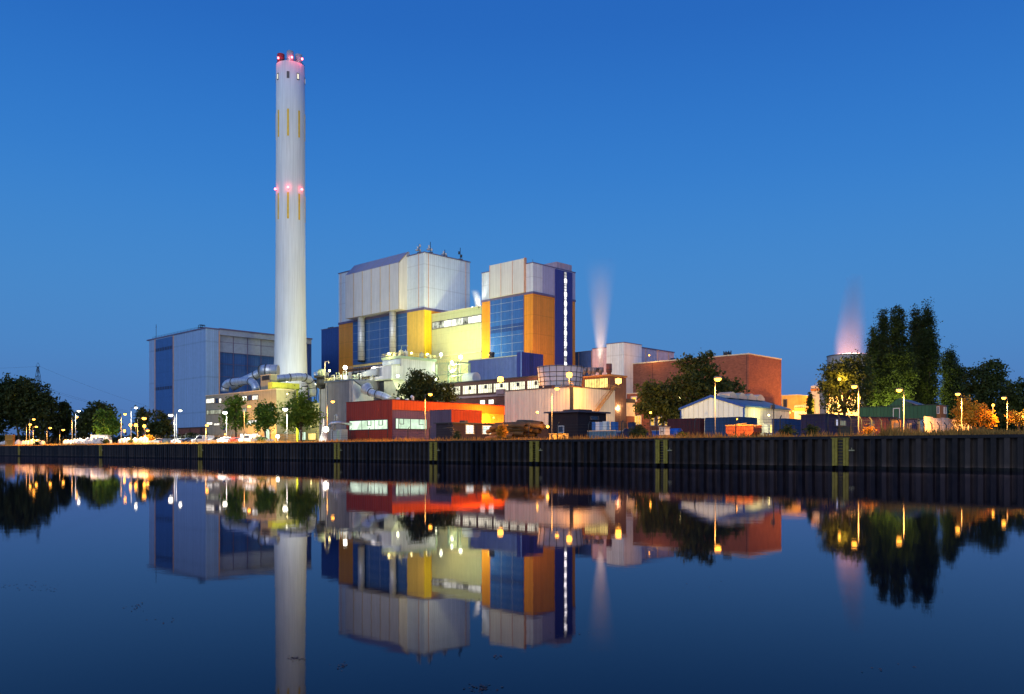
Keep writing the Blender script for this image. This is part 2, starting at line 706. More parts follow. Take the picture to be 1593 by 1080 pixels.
mu = N(t, 'MixRGB', blend_type='MULTIPLY')
mu.inputs[0].default_value = 1
t.links.new(ra.outputs[0], mu.inputs[1])
t.links.new(zr.outputs[0], mu.inputs[2])
t.links.new(mu.outputs[0], b.inputs['Base Color'])
t.links.new(b.outputs[0], o.inputs[0])
capm = mat('rusty cap beam', (.008, .007, .009), .7, var=.4, vscale=.8)
qw = empty('quay_wall', 'long dark steel sheet pile wall rising from the canal', 'quay wall', (WX, WY, 0), TH)
mb = MB()
Y0, Y1, per = -140, 520, .95
pts = []
y = Y0
while y < Y1:
    pts += [(0, y), (0, y + per * .42), (.44, y + per * .50), (.44, y + per * .93)]
    y += per
n = len(pts)
mb.v += [(x, y, -1) for x, y in pts] + [(x, y, 2.72) for x, y in pts]
mb.f += [[i, i + 1, n + i + 1, n + i] for i in range(n - 1)]
mb.build('sheet_piling', pm, qw)
MB().box(-.06, .5, Y0, Y1, 2.70, 2.96).build('cap_beam', capm, qw)

# yellow ladders let into the wall
lady = mat('yellow painted steel', (.30, .23, .03), .6, var=.25, vscale=3)
ladders = [(30, 'leftmost yellow'), (157, 'second from the left'), (312, 'third from the left'), (525, 'fourth from the left'),
           (675, 'below the mauve wall of the red building'), (832, 'below the stacked pipes'), (1030, 'below the white crate'),
           (1308, 'rightmost and largest')]
lad_labels = ['small yellow quay ladder at the far left end of the wall',
              'yellow quay ladder below the white caravan',
              'yellow quay ladder below the office building and parked cars',
              'yellow quay ladder just left of the red building',
              'yellow quay ladder below the mauve wall of the red building',
              'yellow quay ladder below the stacked pipes',
              'yellow quay ladder below the white crate and the brick building',
              'largest yellow quay ladder, below the dark blue shed on the right']
for (px, _), lb in zip(ladders, lad_labels):
    y = 0
    # position along the quay line
    r = (px - CX) / F
    y = (WX - r * WY) / (SN + r * CS)
    ld = empty('quay_ladder', lb, 'ladder', (WX - y * SN, WY + y * CS, 0), TH, 'ladders on the quay wall')
    for sgn in (-1, 1):
        q = MB()
        for k in (-.13, .13):
            q.box(-.16, -.02, sgn * .5 + k - .105, sgn * .5 + k + .105, .30, 2.76)
        q.box(-.10, -.01, sgn * .5 - .22, sgn * .5 + .22, .32, 2.74)
        q.build('fender_post', lady, ld)
    for i in range(9):
        MB().rod((-.10, -.27, .42 + i * .28), (-.10, .27, .42 + i * .28), .022, 6).build('rung', lady, ld)
    MB().box(-.17, .12, -.85, .85, 2.765, 2.83).build('top_plate', lady, ld)
    q = MB().box(-.14, .02, -1.25, -.75, 1.62, 1.74)
    q.rod((-.07, -1.0, 1.74), (-.07, -1.0, 1.92), .05, 8)
    q.build('mooring_shelf', mat('weathered shelf paint', (.30, .27, .15), .7, var=.3, vscale=4), ld)

# dry grass along the edge of the quay
grassm = mat('dry grass', (.44, .23, .05), .9, var=.3, vscale=1.5, leaf=True)


def grass(name, label, n, ya, yb, x0, x1, h0, h1, m, gate=.35, width=.05):
    y = RNG.uniform(ya, yb, n)
    clump = .5 + .5 * np.sin(y * .9 + np.sin(y * .23) * 3) * np.sin(y * .31 + 1.3)
    keep = RNG.random(n) < (gate + (1 - gate) * clump)
    y = y[keep]
    n = len(y)
    clump = clump[keep]
    x = x0 + (x1 - x0) * RNG.random(n)
    h = (h0 + (h1 - h0) * RNG.random(n) ** 2.2) * (.55 + .9 * clump)
    a = RNG.random(n) * math.pi
    lx, ly = RNG.normal(0, .18, n) * h, RNG.normal(0, .18, n) * h
    wd = width * (.6 + .8 * RNG.random(n))
    v = np.zeros((n, 3, 3))
    v[:, 0] = np.stack([x - np.cos(a) * wd, y - np.sin(a) * wd, np.zeros(n)], 1)
    v[:, 1] = np.stack([x + np.cos(a) * wd, y + np.sin(a) * wd, np.zeros(n)], 1)
    v[:, 2] = np.stack([x + lx, y + ly, h], 1)
    return tag(npmesh(name, v, 3, m, loc=(WX, WY, GZ), rz=TH), label, 'grass', kind='stuff')


grass('grass', 'dry grass growing along the edge of the quay', 56000, -140, 330, .5, 5.5, .10, .62, grassm)
grass('tall_grass', 'taller dry grass at the right end of the quay', 26000, -140, -58, .8, 7, .3, .95, grassm, .8)

# ---------------------------------------------------------------- chimney
D = 400
R = 22.2 / F * D
ch = empty('chimney', 'very tall round white chimney with three flues and red beacons', 'chimney', (PX(452, D), D, GZ))


def chz(py, dd=-R): return PZ(py, D + dd) - GZ


chm = mat('chimney concrete', (.80, .85, .83), .7, var=.05, vscale=.05, streak=.12)
MB().lathe([(R * 1.19, 0), (R * 1.17, chz(590)), (R * 1.10, chz(545)), (R * 1.045, chz(480)), (R * 1.015, chz(400)),
            (R, chz(320)), (R * .985, chz(180)), (R * .98, chz(104, 0)), (R * .9, chz(104, 0)), (R * .9, chz(108, 0))], 72).build('shaft', chm, ch)
stripm = mat('ochre strip', (.85, .56, .03), .6)
for (ya, yb) in ((169, 211), (299, 340)):
    q = MB()
    for k in range(8):
        a = -math.pi / 2 + math.radians(5 + 45 * k)
        c, s = math.cos(a), math.sin(a)
        rr = R * (.992 if ya < 200 else 1.004)
        za, zb = chz(yb), chz(ya)
        pr = [(rr - .3, -.42), (rr + .1, -.42), (rr + .1, .42), (rr - .3, .42)]
        q.prism([(p * c - w_ * s, p * s + w_ * c) for p, w_ in pr], 'z', za, zb)
    q.build('ochre_strips', stripm, ch)
for k in range(8):
    a = -math.pi / 2 + math.radians(5 + 45 * k - (5 if k % 2 else 0))
    c, s = math.cos(a), math.sin(a)
    rr = R * .985
    pr = [(rr - .3, -.45), (rr + .07, -.45), (rr + .07, .45), (rr - .3, .45)]
    wd = MB().prism([(p * c - w_ * s, p * s + w_ * c) for p, w_ in pr], 'z', chz(120), chz(112)).build(
        'window', glow('chimney window light', (1, .95, .75), 1.1) if k not in (0,) else wframe, ch)
    pr = [(rr - .2, -.55), (rr + .11, -.55), (rr + .11, -.45), (rr - .2, -.45)]
    q = MB()
    for w0, w1, z0, z1 in ((-.6, -.45, 121, 111), (.45, .6, 121, 111), (-.6, .6, 121.3, 120), (-.6, .6, 112, 110.7)):
        pr = [(rr - .2, w0), (rr + .13, w0), (rr + .13, w1), (rr - .2, w1)]
        q.prism([(p * c - w_ * s, p * s + w_ * c) for p, w_ in pr], 'z', chz(z0), chz(z1))
    q.build('frame', wframe, wd)
fl_m = mat('flue steel', (.62, .60, .60), .35, metal=.3, seam=2.)
fl_r = mat('red lit flue and tail light', (.45, .05, .05), .5)  # red beacon light put into the flue colour; tail lights share it
for px, py, dd, mm, rr in ((437, 85, 1.5, fl_r, 1.75), (451.5, 80.5, -2.5, fl_m, 1.6), (464.5, 86, 2.0, fl_m, 1.75), (452, 90, 4.2, fl_r, 1.6)):
    x = PX(px, D + dd) - ch.location.x
    z1 = PZ(py, D + dd) - GZ
    MB().lathe([(rr, chz(110, 0)), (rr, z1), (rr * .85, z1), (rr * .85, z1 - 1)], 24, x, dd).build('flue', mm, ch)
q = MB()
for k in range(24):
    a = 2 * math.pi * k / 24
    q.rod((R * .94 * math.cos(a), R * .94 * math.sin(a), chz(105, 0)), (R * .94 * math.cos(a), R * .94 * math.sin(a), chz(101, 0)), .06, 4)
for zz in (101, 103):
    q.tube([(R * .94 * math.cos(2 * math.pi * k / 36), R * .94 * math.sin(2 * math.pi * k / 36), chz(zz, 0)) for k in range(37)], .06, 4)
q.build('crown_railing', steel, ch)
bz = chz(292)
q = MB()
for ang in (-52, 6, 58, 150, 210):
    a = -math.pi / 2 + math.radians(ang)
    c, s = math.cos(a), math.sin(a)
    bb = MB().lathe([(.05, bz - .4), (.42, bz - .35), (.5, bz), (.35, bz + .4), (.05, bz + .5)], 12, c * (R + .75), s * (R + .75)).build('beacon', g_red, ch)
    MB().rod((c * (R - .1), s * (R - .1), bz - .5), (c * (R + .9), s * (R + .9), bz - .5), .09, 6).build('bracket', steel, bb)
    if ang < 100:
        point(0, 0, 0, (1, .06, .08), 200, .3, ch, (c * (R + 1.6), s * (R + 1.6), bz))
tz = chz(97, 0)
for px, dd in ((433, -4.5), (454, -5.2), (470, -3.5)):
    x = PX(px, D + dd) - ch.location.x
    MB().lathe([(.05, tz - .5), (.4, tz - .4), (.4, tz + .3), (.05, tz + .5)], 10, x, dd).build('beacon', g_red, ch)
    point(0, 0, 0, (1, .04, .04), 450, .3, ch, (x, dd - .9, tz + .3))

# ---------------------------------------------------------------- bunker building at the left
A = Bd('bunker_building', 'big pale blue and white windowless building left of the chimney', 'building', 320, 400)
yl, xr = A.ya(232), A.xa(483)
zt = A.z(511)
xk = A.xa(341)
bwh = mat('sky blue cladding', (.27, .42, .66), .45, clad=1.1, horiz=17, var=.05, streak=.08)
A.box('wall', bwh, 0, xk, 0, yl, 0, zt)
zf = A.z(531, xk, 0)
A.box('recessed_wall', blue, xk - .2, xr, 2.2, yl - .1, 0, zt - 1.4)
A.box('roof_fascia', mat('dull fascia', (.30, .36, .46), .5), xk + .02, xr + .4, -.3, yl - .2, zf + 3.2, zt + .2)
A.box('upper_panel_band', mat('dull fascia', (.3, .36, .46)), xk + .02, xr - .1, 1.6, 3.5, A.z(547, xk, 0), zf + 3.19)
q = MB()
for px in (363, 385, 406, 440, 460):
    x = A.xa(px, 1.5)
    q.box(x - .14, x + .14, 1.42, 1.7, 0, zf + 3.1)
for py in (531, 547, 565, 585):
    q.box(xk + .1, xr - .2, 1.5, 1.75, A.z(py, xk, 0) - .1, A.z(py, xk, 0) + .1)
A.add('panel_joints', trimd, q)
A.box('far_corner_panel', dkblue, xr - 1.0, xr + .3, -.4, 2.4, 0, zf + 3.15)
A.ub('blue_strip', blue, 242, 268, 0, zt - .5, -.22, .1)
q = MB()
for px in (240.8, 269.3):
    y = A.ya(px, -.25)
    q.box(-.32, .1, y - .22, y + .22, 0, zt - .2)
x = A.xa(341)
q.box(x - .25, x + .25, -.25, .2, 0, zt - .5)
A.add('corner_trims', trimo, q)
q = MB()
for py in (543, 604):
    y0, y1 = A.ya(268, -.3), A.ya(242, -.3)
    z = A.zu(255, py)
    for i in range(7):
        q.box(-.31, -.2, y0 + .6 + i * 3, y0 + 2.9 + i * 3 if y0 + 2.9 + i * 3 < y1 else y1, z - .8, z + .8)
A.add('louvre_bands', mat('louvre grey blue', (.03, .045, .11), .5), q)
q = MB().box(-.35, xk + .3, -.3, yl + 2.5, zt, zt + .55)
q.box(xk, xr + .8, -.8, yl + .2, zt + .22, zt + .8)
A.add('roof_edge', trimd, q)
q = MB()
A.rail('', None, [(1, 3, zt + .7), (1, yl - 2, zt + .7)], 1.0, 3.5, .05, mb=q)
A.add('roof_railing', steel, q)
y = A.ya(303)
q = MB()
for dx in (0, 2.2):
    for dy in (0, 2.4):
        q.rod((3 + dx, y + dy, zt + .6), (3 + dx, y + dy, zt + 3.2), .12, 4)
for zz in (2, 3.2):
    q.box(3, 5.3, y, y + 2.5, zt + zz, zt + zz + .18)
q.box(3.3, 5, y + .3, y + 2.1, zt + .7, zt + 1.5)
A.add('roof_hatch', steel, q)
y = A.ya(237)
A.add('antenna', steel, MB().rod((2, y, zt), (2, y, A.z(505, 2, y)), .12, 5).rod((2, y - .8, A.z(509, 2, y)), (2, y + .8, A.z(509, 2, y)), .08, 4))
# low red shed at its foot
rs = Bd('red_brick_shed', 'long low red brick shed at the foot of the bunker building', 'shed', 321, 345)
zt2 = rs.z(664)
rs.box('wall', brickm, 0, 8, 0, rs.ya(277), 0, zt2 - .3)
rs.box('roof', roofm, -.3, 8.3, -.3, rs.ya(277) + .3, zt2 - .3, zt2)
q = MB()
for px in (296, 313):
    y = rs.ya(px)
    q.box(-.12, .1, y - .9, y + .9, 0, zt2 - .5)
rs.add('wall_piers', dbrick, q)

# ---------------------------------------------------------------- boiler house A
A = Bd('boiler_house', 'larger boiler house with six panel projecting box above blue wall', 'building', 660, 400)
yl = A.ya(527)
xr = A.xa(731)
zt, zb = A.z(393), A.z(480)
A.box('lower_wall', orange, .05, xr - .1, 0.05, yl - .05, 0, zb - .55)
A.box('upper_wall', mat('white upper cladding', (.70, .77, .82), .42, clad=1.3, horiz=11, var=.04, streak=.09), 0, xr, 0, yl, zb + .55, zt)
A.box('purple_band', trimd, -.35, xr + .2, -.35, yl + .2, zb - .55, zb + .55)
A.ub('blue_wall', blue, 549, 633, A.zu(600, 568), zb - .56, -.05, .1)
A.ub('lit_yellow_wall', yellow, 633.3, 659.6, 0, zb - .57, -.12, .1)
A.vb('lit_yellow_corner', mat('lamplit corner cladding', (.90, .66, .03), .45, clad=1.2, var=.05), 660.3, 671, 0, zb - .57, -.12, .1)  # lamplight on the corner put into a brighter yellow
A.ub('yellow_ledge', yellow, 549, 633, A.zu(600, 566), A.zu(600, 563), -.9, .1)
q = MB()
for px in (574, 591):
    y = A.ya(px, -.1)
    q.box(-.12, 0, y - .08, y + .08, A.zu(px, 562), zb - .6)
for py in (500, 513, 527, 542, 555):
    z = A.zu(591, py)
    q.box(-.115, 0, A.ya(633, 0) + .1, A.ya(549, 0) - .1, z - .07, z + .07)
A.add('blue_wall_joints', mat('pale joint', (.32, .38, .48), .5), q)
# projecting box
y1 = A.ya(633.3)
k_ = A.xa(620.8, y1)
y2 = A.ya(537.2, k_)
zf, zk = A.z(408, k_, y1), A.z(480.5, k_, y1)
q = MB().prism([(k_, zk), (.3, zk), (1.6, zt + .45), (1.6, zt + 2.6), (.8, zt + 2.6), (k_, zf)], 'y', y1, y2)
A.add('projecting_box', mat('pale box cladding', (.72, .70, .66), .5, var=.04, streak=.12, vscale=.2), q)
q = MB()
ys = [y1 + (y2 - y1) * i / 6 for i in range(7)]
for i, y in enumerate(ys[:-1]):
    q.box(k_ - .14, k_ + .1, y - .12 if i else y, y + .14, zk, zf)
    q.hexa([(k_ - .14, y, zf), (k_ + .1, y, zf - .3), (k_ + .1, y + .2, zf - .3), (k_ - .14, y + .2, zf),
            (.7, y, zt + 2.66), (.9, y, zt + 2.5), (.9, y + .2, zt + 2.5), (.7, y + .2, zt + 2.66)])
A.add('amber_mullions', trimo if False else mat('ochre trim', (.50, .33, .13), .5), q)
q = MB().hexa([(k_ - .1, y1 + .25, zf + .02), (k_ + .3, y1 + .25, zf - .1), (k_ + .3, y2 - .05, zf - .1), (k_ - .1, y2 - .05, zf + .02),
               (.72, y1 + .25, zt + 2.64), (.9, y1 + .25, zt + 2.5), (.9, y2 - .05, zt + 2.5), (.72, y2 - .05, zt + 2.64)])
A.add('sloping_glazing', mat('violet roof glazing', (.30, .30, .42), .5, var=.05), q)
q = MB()
for px in (530.5, 651.5):
    y = A.ya(px)
    q.box(-.16, .1, y - .16, y + .16, zb + .6, zt - .1)
for px in (666.5, 724.5):
    x = A.xa(px)
    q.box(x - .18, x + .18, -.16, .1, zb + .6, zt - .1)
A.add('salmon_joints', trimo, q)
A.box('roof_edge', trimd, -.3, xr + .3, -.3, yl + .3, zt, zt + .45)
for px in (562, 611):
    xx = k_ * .48
    y = A.ya(px, xx)
    r = 5.4 / F * A.dep(xx, y)
    co = MB().lathe([(r, A.z(563 if px < 600 else 552, xx, y)), (r, zk - .05)], 28, xx, y).build('silver_column', column_metal, A.root)
    MB().lathe([(r * 1.06, A.z(563 if px < 600 else 552, xx, y)), (r * 1.06, A.z(561 if px < 600 else 550, xx, y))], 28, xx, y).build('base_ring', steel, co)
# aerials on the roof
for i, (px, py, dish) in enumerate(((652, 381, 1), (669.5, 378, 2), (692, 390, 1), (716, 387, 0))):
    x = A.xa(px, 2) if px > 660 else 2
    y = 2 if px > 660 else A.ya(px, 2)
    zz = A.z(py, x, y)
    a = tag(MB().rod((0, 0, 0), (0, 0, zz - zt), .16, 6).build('aerial', steel, loc=(0, 0, 0)),
            ['aerial mast with drums nearest the left corner of the boiler house roof', 'tallest aerial mast with dish on the boiler house roof',
             'short aerial mast in the middle of the boiler house roof edge', 'thin aerial mast near the right end of the boiler house roof'][i], 'aerial',
            'aerials on the boiler house roof')
    wx = A.X + x * A.c - y * A.s
    wy = A.Y + x * A.s + y * A.c
    a.location = (wx, wy, GZ + zt + .45)
    H = zz - zt
    q = MB()
    for zz2, dx in ((H * .35, .6), (H * .6, -.6), (H * .8, .5))[:2 + (i == 0)]:
        q.lathe([(.42, zz2 - .7), (.42, zz2 + .7)], 10, dx, -.3)
    q.build('drum', wframew if i < 3 else steel, a)
    if dish: MB().lathe([(.05, H * .28), (.9, H * .34), (.9, H * .42), (.05, H * .45)], 14, -.9, -.4).build('dish', wframew, a)
    MB().box(-.9, 1.2, -.5, .6, 0, 1.0).build('cabinet', steel, a)
# dark blue block behind
A2 = Bd('blue_block', 'plain dark blue block behind the left end of the boiler house', 'building', 545, 462)
z = A2.z(506)
A2.box('wall', dkblue, 0, 20, 0, A2.ya(500), 0, z)
A2.box('roof_edge', trimd, -.2, 20, -.2, A2.ya(500) + .2, z, z + .4)
q = MB()
for px in (508, 511, 514):
    y = A2.ya(px)
    q.box(1, 2, y - .3, y + .3, z + .4, z + 1.2)
A2.add('roof_vents', steel, q)
# steelwork under the blue wall
A3 = Bd('pipe_rack', 'dark steel pipe rack below the blue wall of the boiler house', 'pipe rack', 620, 372)
q = MB()
yl3 = A3.ya(540)
for i in range(9):
    y = yl3 * i / 8
    for x in (0, 4):
        q.rod((x, y, 0), (x, y, A3.z(566)), .2, 5)
for py in (567, 574, 582):
    for x in (0, 4):
        q.rod((x, 0, A3.z(py)), (x, yl3, A3.z(py)), .22, 5)
    for i in range(9):
        q.rod((0, yl3 * i / 8, A3.z(py)), (4, yl3 * i / 8, A3.z(py)), .14, 4)
A3.add('frame', steel, q)
for j, (x, py) in enumerate(((1, 571), (2, 578), (3.2, 570.5), (.6, 586))):
    A3.add('pipe', galv, MB().tube([(x, -.5, A3.z(py)), (x, yl3 + .5, A3.z(py))], .38, 8))
A3.rail('railing', palesteel, [(-.2, 0, A3.z(566)), (-.2, yl3, A3.z(566))], 1.2, 1.8, .06)

# ---------------------------------------------------------------- hall between the two blocks
M = Bd('process_hall', 'pale yellow lit hall between the two tower blocks', 'building', 749.5, 379.4)
yl = M.ya(671)
zt = M.z(475.5)
M.box('wall', pale, 0, 25, .1, yl + 1.5, 0, zt - .3)
M.box('roof_edge', coping, -.25, 25, 0, yl + 1.6, zt - .3, zt)
M.win('u', 673, 749, M.zu(710, 506.5), M.zu(710, 496.5), g_hall, wframe, nm=4, fw=.3)
M.box('lower_ledge', coping, -.6, 0, .1, yl, M.z(548), M.z(546.5))

# ---------------------------------------------------------------- boiler house B
Bq = Bd('tower_block', 'smaller tower block with orange corner and lit stair strip', 'building', 829, 352)
yl, xr = Bq.ya(749.5), Bq.xa(864)
x2 = Bq.xa(895)
zt, zb = Bq.z(409), Bq.z(455)
Bq.box('lower_wall', orange, .05, x2 - .05, .05, yl - .05, 0, zb - .45)
Bq.ub('upper_wall_left', white, 749.5, 829, zb + .45, zt, -.02, 6)
Bq.box('upper_wall', lilac, .1, x2, -.0, yl - .1, zb + .45, zt - .01)
Bq.box('purple_band', trimd, -.25, x2 + .1, -.25, yl + .15, zb - .45, zb + .45)
Bq.ub('blue_wall', mat('mid blue cladding', (.04, .13, .42), .45, clad=1.2, var=.06, streak=.1), 762.5, 814.5, 0, zb - .46, -.12, .1)
Bq.ub('dark_band', dkblue, 762.6, 814.4, Bq.zu(790, 516), Bq.zu(790, 505), -.16, -.1)
q = MB()
for px in (779.5, 796.5):
    y = Bq.ya(px, -.2)
    q.box(-.2, -.1, y - .07, y + .07, 10, zb - .5)
for py in (471, 484, 498, 510, 522.5, 535, 548):
    z = Bq.zu(790, py)
    q.box(-.195, -.1, Bq.ya(814, -.1), Bq.ya(762, -.1) - .1, z - .06, z + .06)
Bq.add('blue_wall_joints', mat('pale joint', (.32, .38, .48), .5), q)
kx = -1.0
y1, y2 = Bq.ya(815.4, kx), Bq.ya(761.8, kx)
zq = Bq.z(401.8, kx, y1)
q = MB().box(kx, .3, y1, y2, zb + .5, zq)
Bq.add('front_panels', mat('pale box cladding', (.58, .57, .55), .5), q)
q = MB()
for i in range(4):
    y = y1 + (y2 - y1) * i / 3
    q.box(kx - .1, kx + .1, y - .13, y + .13, zb + .5, zq + .05)
q.box(kx - .05, .35, y1 - .2, y1, zb + .5, zq + .3)
Bq.add('salmon_trims', trimo, q)
# stair tower
ts = Bq.z(417, xr, 0)
sy = -.5
xs1 = Bq.xa(890.3, sy)
xs0 = Bq.xa(864.3, sy)
Bq.box('stair_tower', mat('indigo cladding', (.045, .055, .26), .5, clad=1.1, var=.05), xs0, xs1, sy, 5, 0, Bq.z(418.5, xs0, sy))
xa_, xb_ = Bq.xa(877.4, sy), Bq.xa(881, sy)
z0_, z1_ = Bq.z(569, xa_, sy), Bq.z(423, xa_, sy)
fr = MB()
nseg = 34
for i in range(nseg + 1):
    z = z0_ + (z1_ - z0_) * i / nseg
    fr.box(xa_, xb_, sy - .22, sy, z - .09, z + .09)
fr.box(xa_ - .12, xa_, sy - .22, sy, z0_, z1_)
fr.box(xb_, xb_ + .12, sy - .22, sy, z0_, z1_)
fo = Bq.add('stair_window', wframe, fr)
MB().box(xa_, xb_, sy - .1, sy - .02, z0_, z1_).build('pane', g_stair, fo)
lt = MB()
for py in (437, 458, 472, 486, 503, 518, 535, 550, 567):
    z = Bq.z(py, xa_, sy)
    lt.box(xa_ + .05, xb_ - .05, sy - .28, sy - .11, z - .75, z + .75)
lt.build('landing_light', glow('landing light', (1, .98, .95), 5), fo)
q = MB().box(Bq.xa(866, 1), Bq.xa(889.5, 1), 1, 9, ts - 2, Bq.z(406, xr, 1))
Bq.add('roof_room', mat('pinkish cladding', (.50, .38, .44), .5, clad=1.0), q)
r = 3.2
Bq.add('roof_tank', white, MB().lathe([(r, zt - 2), (r, Bq.z(404.5, 8, 6)), (.1, Bq.z(403, 8, 6))], 28, Bq.xa(860, 7), 7))
Bq.box('roof_edge', trimd, -.15, x2 + .2, -.15, yl + .2, zt, zt + .35)
Bq.add('lightning_rod', steel, MB().rod((.5, .5, zt), (.5, .5, Bq.z(403)), .08, 5))
# annex in front
C = Bd('blue_annex', 'blue annex with higher right part in front of the tower block', 'building', 811, 318)
yl, xr = C.ya(728), C.xa(845)
zt = C.z(553)
C.box('wall', medblue, .2, xr - .1, .05, yl, 0, zt)
C.box('tall_wall', mat('indigo cladding', (.045, .055, .26)), .1, xr, 0, 2.5, 0, C.z(547.5))
C.box('parapet', coping, 0, .5, 2.4, yl + .1, zt, zt + .35)
C.add('drainpipe', mat('pale blue paint', (.25, .35, .6)), MB().rod((-.1, -.05, 5), (-.1, -.05, C.z(547)), .22, 8))
C.add('ladder', steel, MB().rod((C.xa(825), -.3, 8), (C.xa(825), -.3, C.z(543)), .08).rod((C.xa(828), -.3, 8), (C.xa(828), -.3, C.z(543)), .08))
# small stack on the annex
q = MB().lathe([(1.1, 0), (1.1, 3.0), (.9, 3.0), (.9, 2.6)], 20)
yy = C.ya(765, 3)
o_ = q.build('vent_stack', steel, loc=(C.X + 3 * C.c - yy * C.s, C.Y + 3 * C.s + yy * C.c, GZ + zt))
tag(o_, 'short dark stack on the roof of the blue annex', 'stack')
MB().lathe([(1.25, 2.2), (1.25, 2.45)], 20).build('collar', steel, o_)

# ---------------------------------------------------------------- office wing below the chimney
O = Bd('office_building', 'beige office building with lit windows behind the lit trees', 'building', 430, 296)
yl = O.ya(320)
zt = O.zu(400, 607.5)
oxe = O.xa(461)
O.box('wall', beige, 0, oxe, 0, yl, 4.6, zt - .3)
O.box('base_wall', mat('lamplit base render', (.42, .27, .14), .8, streak=.2), .05, oxe - .05, .05, yl - .05, 0, 4.6)  # orange lamplight on the wall foot put into the base colour
O.box('roof_edge', coping, -.2, oxe + .1, -.2, yl + .2, zt - .3, zt)
for (p0, p1, pa, pb, g, nm) in ((321, 334, 627.5, 621, g_win, 0), (336, 340, 627, 620.5, glassm, 0), (341.3, 345, 626.8, 620.4, g_win, 0),
                                (377.5, 384.5, 623.5, 617, g_win, 0), (386, 391.5, 623, 616.5, glassm, 0), (393, 402, 622.5, 616, g_win, 0),
                                (322, 345, 645, 639, g_dim, 4), (348, 366, 644, 638.5, glassm, 3), (378, 384, 642, 636, g_dim, 0), (410, 428, 640, 634, g_dim, 3),
                                (322, 331, 661, 657.5, g_win, 1), (333, 342, 662, 659, g_win, 1), (378, 402, 660.5, 655, g_win, 4), (408, 428, 659, 653, g_win, 3),
                                (347, 351, 669, 663, glassm, 0), (374, 384, 683, 675, g_win, 1), (393, 402, 683, 675, g_win, 1), (412, 420, 683, 668, g_green, 1)):
    O.win('u', p0, p1, O.zu(p0, pa), O.zu(p0, pb), g, wframe, nm=nm, fw=.14)
# plant house on the office roof and lime lit wall beside it
H1 = Bd('duct_house', 'beige plant room with louvre, lime lit on its right side', 'plant room', 421, 300)
H1.box('wall', beige, 0, 2.6, 0, H1.ya(405.5), H1.z(607), H1.z(583))
H1.box('roof', coping, -.15, 2.75, -.15, H1.ya(405.5) + .2, H1.z(583), H1.z(582))
q = MB()
za, zb_ = H1.zu(415, 591.5), H1.zu(415, 584.5)
y0, y1 = H1.ya(419), H1.ya(408)
for i in range(6):
    z = za + (zb_ - za) * i / 6
    q.box(-.2, 0, y0, y1, z, z + (zb_ - za) / 9)
H1.add('louvre', steel, q)
limem = mat('lime lit render', (.55, .66, .06), .7, streak=.25)  # lime lamplight put into the base colour of the render
H1.vb('lower_wall', limem, 430, 464, 0, H1.z(597), .5, 8)
H1.vb('projecting_gallery', mat('lime lit gallery sheet', (.62, .70, .10), .6, streak=.2), 423, 466, H1.z(606), H1.z(595), -2.2, .5)  # gallery sheet has the same lime light in its colour
H1.win('v', 425, 452, H1.z(621), H1.z(616.5), g_win, wframe, off=-.5, nm=4)
# silver ducts
P3 = lambda px, py, D: (PX(px, D), D, PZ(py, D))


def arc(p0, p1, p2, n=8):
    p0, p1, p2 = map(Vector, (p0, p1, p2))
    return [tuple((1 - t) ** 2 * p0 + 2 * t * (1 - t) * p1 + t * t * p2) for t in [i / n for i in range(n + 1)]]


def duct(name, label, path, r, cat='duct', m=None, group=None, flanges=()):
    o = MB().tube(path, r, 20).build(name, m or galv)
    tag(o, label, cat, group)
    for i in flanges:
        a, b = Vector(path[i]), Vector(path[min(i + 1, len(path) - 1)])
        d = (b - a).normalized()
        rr = r[i] if isinstance(r, list) else r
        MB().tube([a, a + d * .3], rr * 1.1, 20).build('flange', steel, o)
    return o


duct('exhaust_duct', 'silver arched duct left of the plant room above the office roof',
     arc(P3(349.5, 609, 332), P3(349, 595, 332), P3(362, 594.5, 330)) + arc(P3(383, 592.5, 326), P3(397, 592, 323), P3(398.5, 608, 322)), 1.45, group='silver exhaust ducts', flanges=(2, 8, 11))
duct('exhaust_duct', 'long silver duct climbing to the right behind the arched duct',
     [P3(362, 602, 345)] + arc(P3(372, 596, 344), P3(400, 583, 342), P3(414, 575.5, 341), 6), 1.7, group='silver exhaust ducts', flanges=(1, 4))
duct('exhaust_duct', 'fat silver duct end against the foot of the chimney', [P3(408, 577, 342), P3(414, 576.5, 341), P3(433, 577, 341)], 2.45, group='silver exhaust ducts', flanges=(0, 1))
duct('exhaust_duct', 'big silver duct bending down to the right of the chimney foot',
     [P3(424, 590.5, 310), P3(436, 589, 312), P3(450, 587.5, 314)] + arc(P3(464, 586.5, 316), P3(484.5, 585, 320), P3(485.5, 604, 322)) + [P3(486, 609, 322), P3(486.5, 617, 322)],
     [1.35] * 2 + [1.4] + [1.45] * 10 + [1.2], group='silver exhaust ducts', flanges=(2, 5, 8, 11))
sp_ = Bd('duct_support', 'dark steel trestle under the big bent duct beside the chimney', 'steel frame', 490, 325)
q = MB()
for y in (0, 5):
    for x in (0, 4):
        q.rod((x, y, 0), (x, y, sp_.z(588)), .15, 4)
    q.rod((0, y, 3), (4, y, sp_.z(596)), .1, 4)
    q.rod((4, y, 8), (0, y, sp_.z(588)), .1, 4)
for z in (8, 16, sp_.z(600), sp_.z(592)):
    q.box(-.3, 4.3, -.3, 9, z, z + .3)
sp_.add('frame', steel, q)
sp_.rail('railing', palesteel, [(-.3, -.3, sp_.z(600)), (-.3, 9, sp_.z(600))], 1.2, 1.5, .06)
tw = Bd('bunker_tower', 'narrow pale grey blue tower just right of the chimney', 'building', 500, 430)
tw.box('wall', mat('sky grey cladding', (.42, .50, .60), .5, clad=1.2, var=.04), 0, 14, 0, 4, 0, tw.z(640))

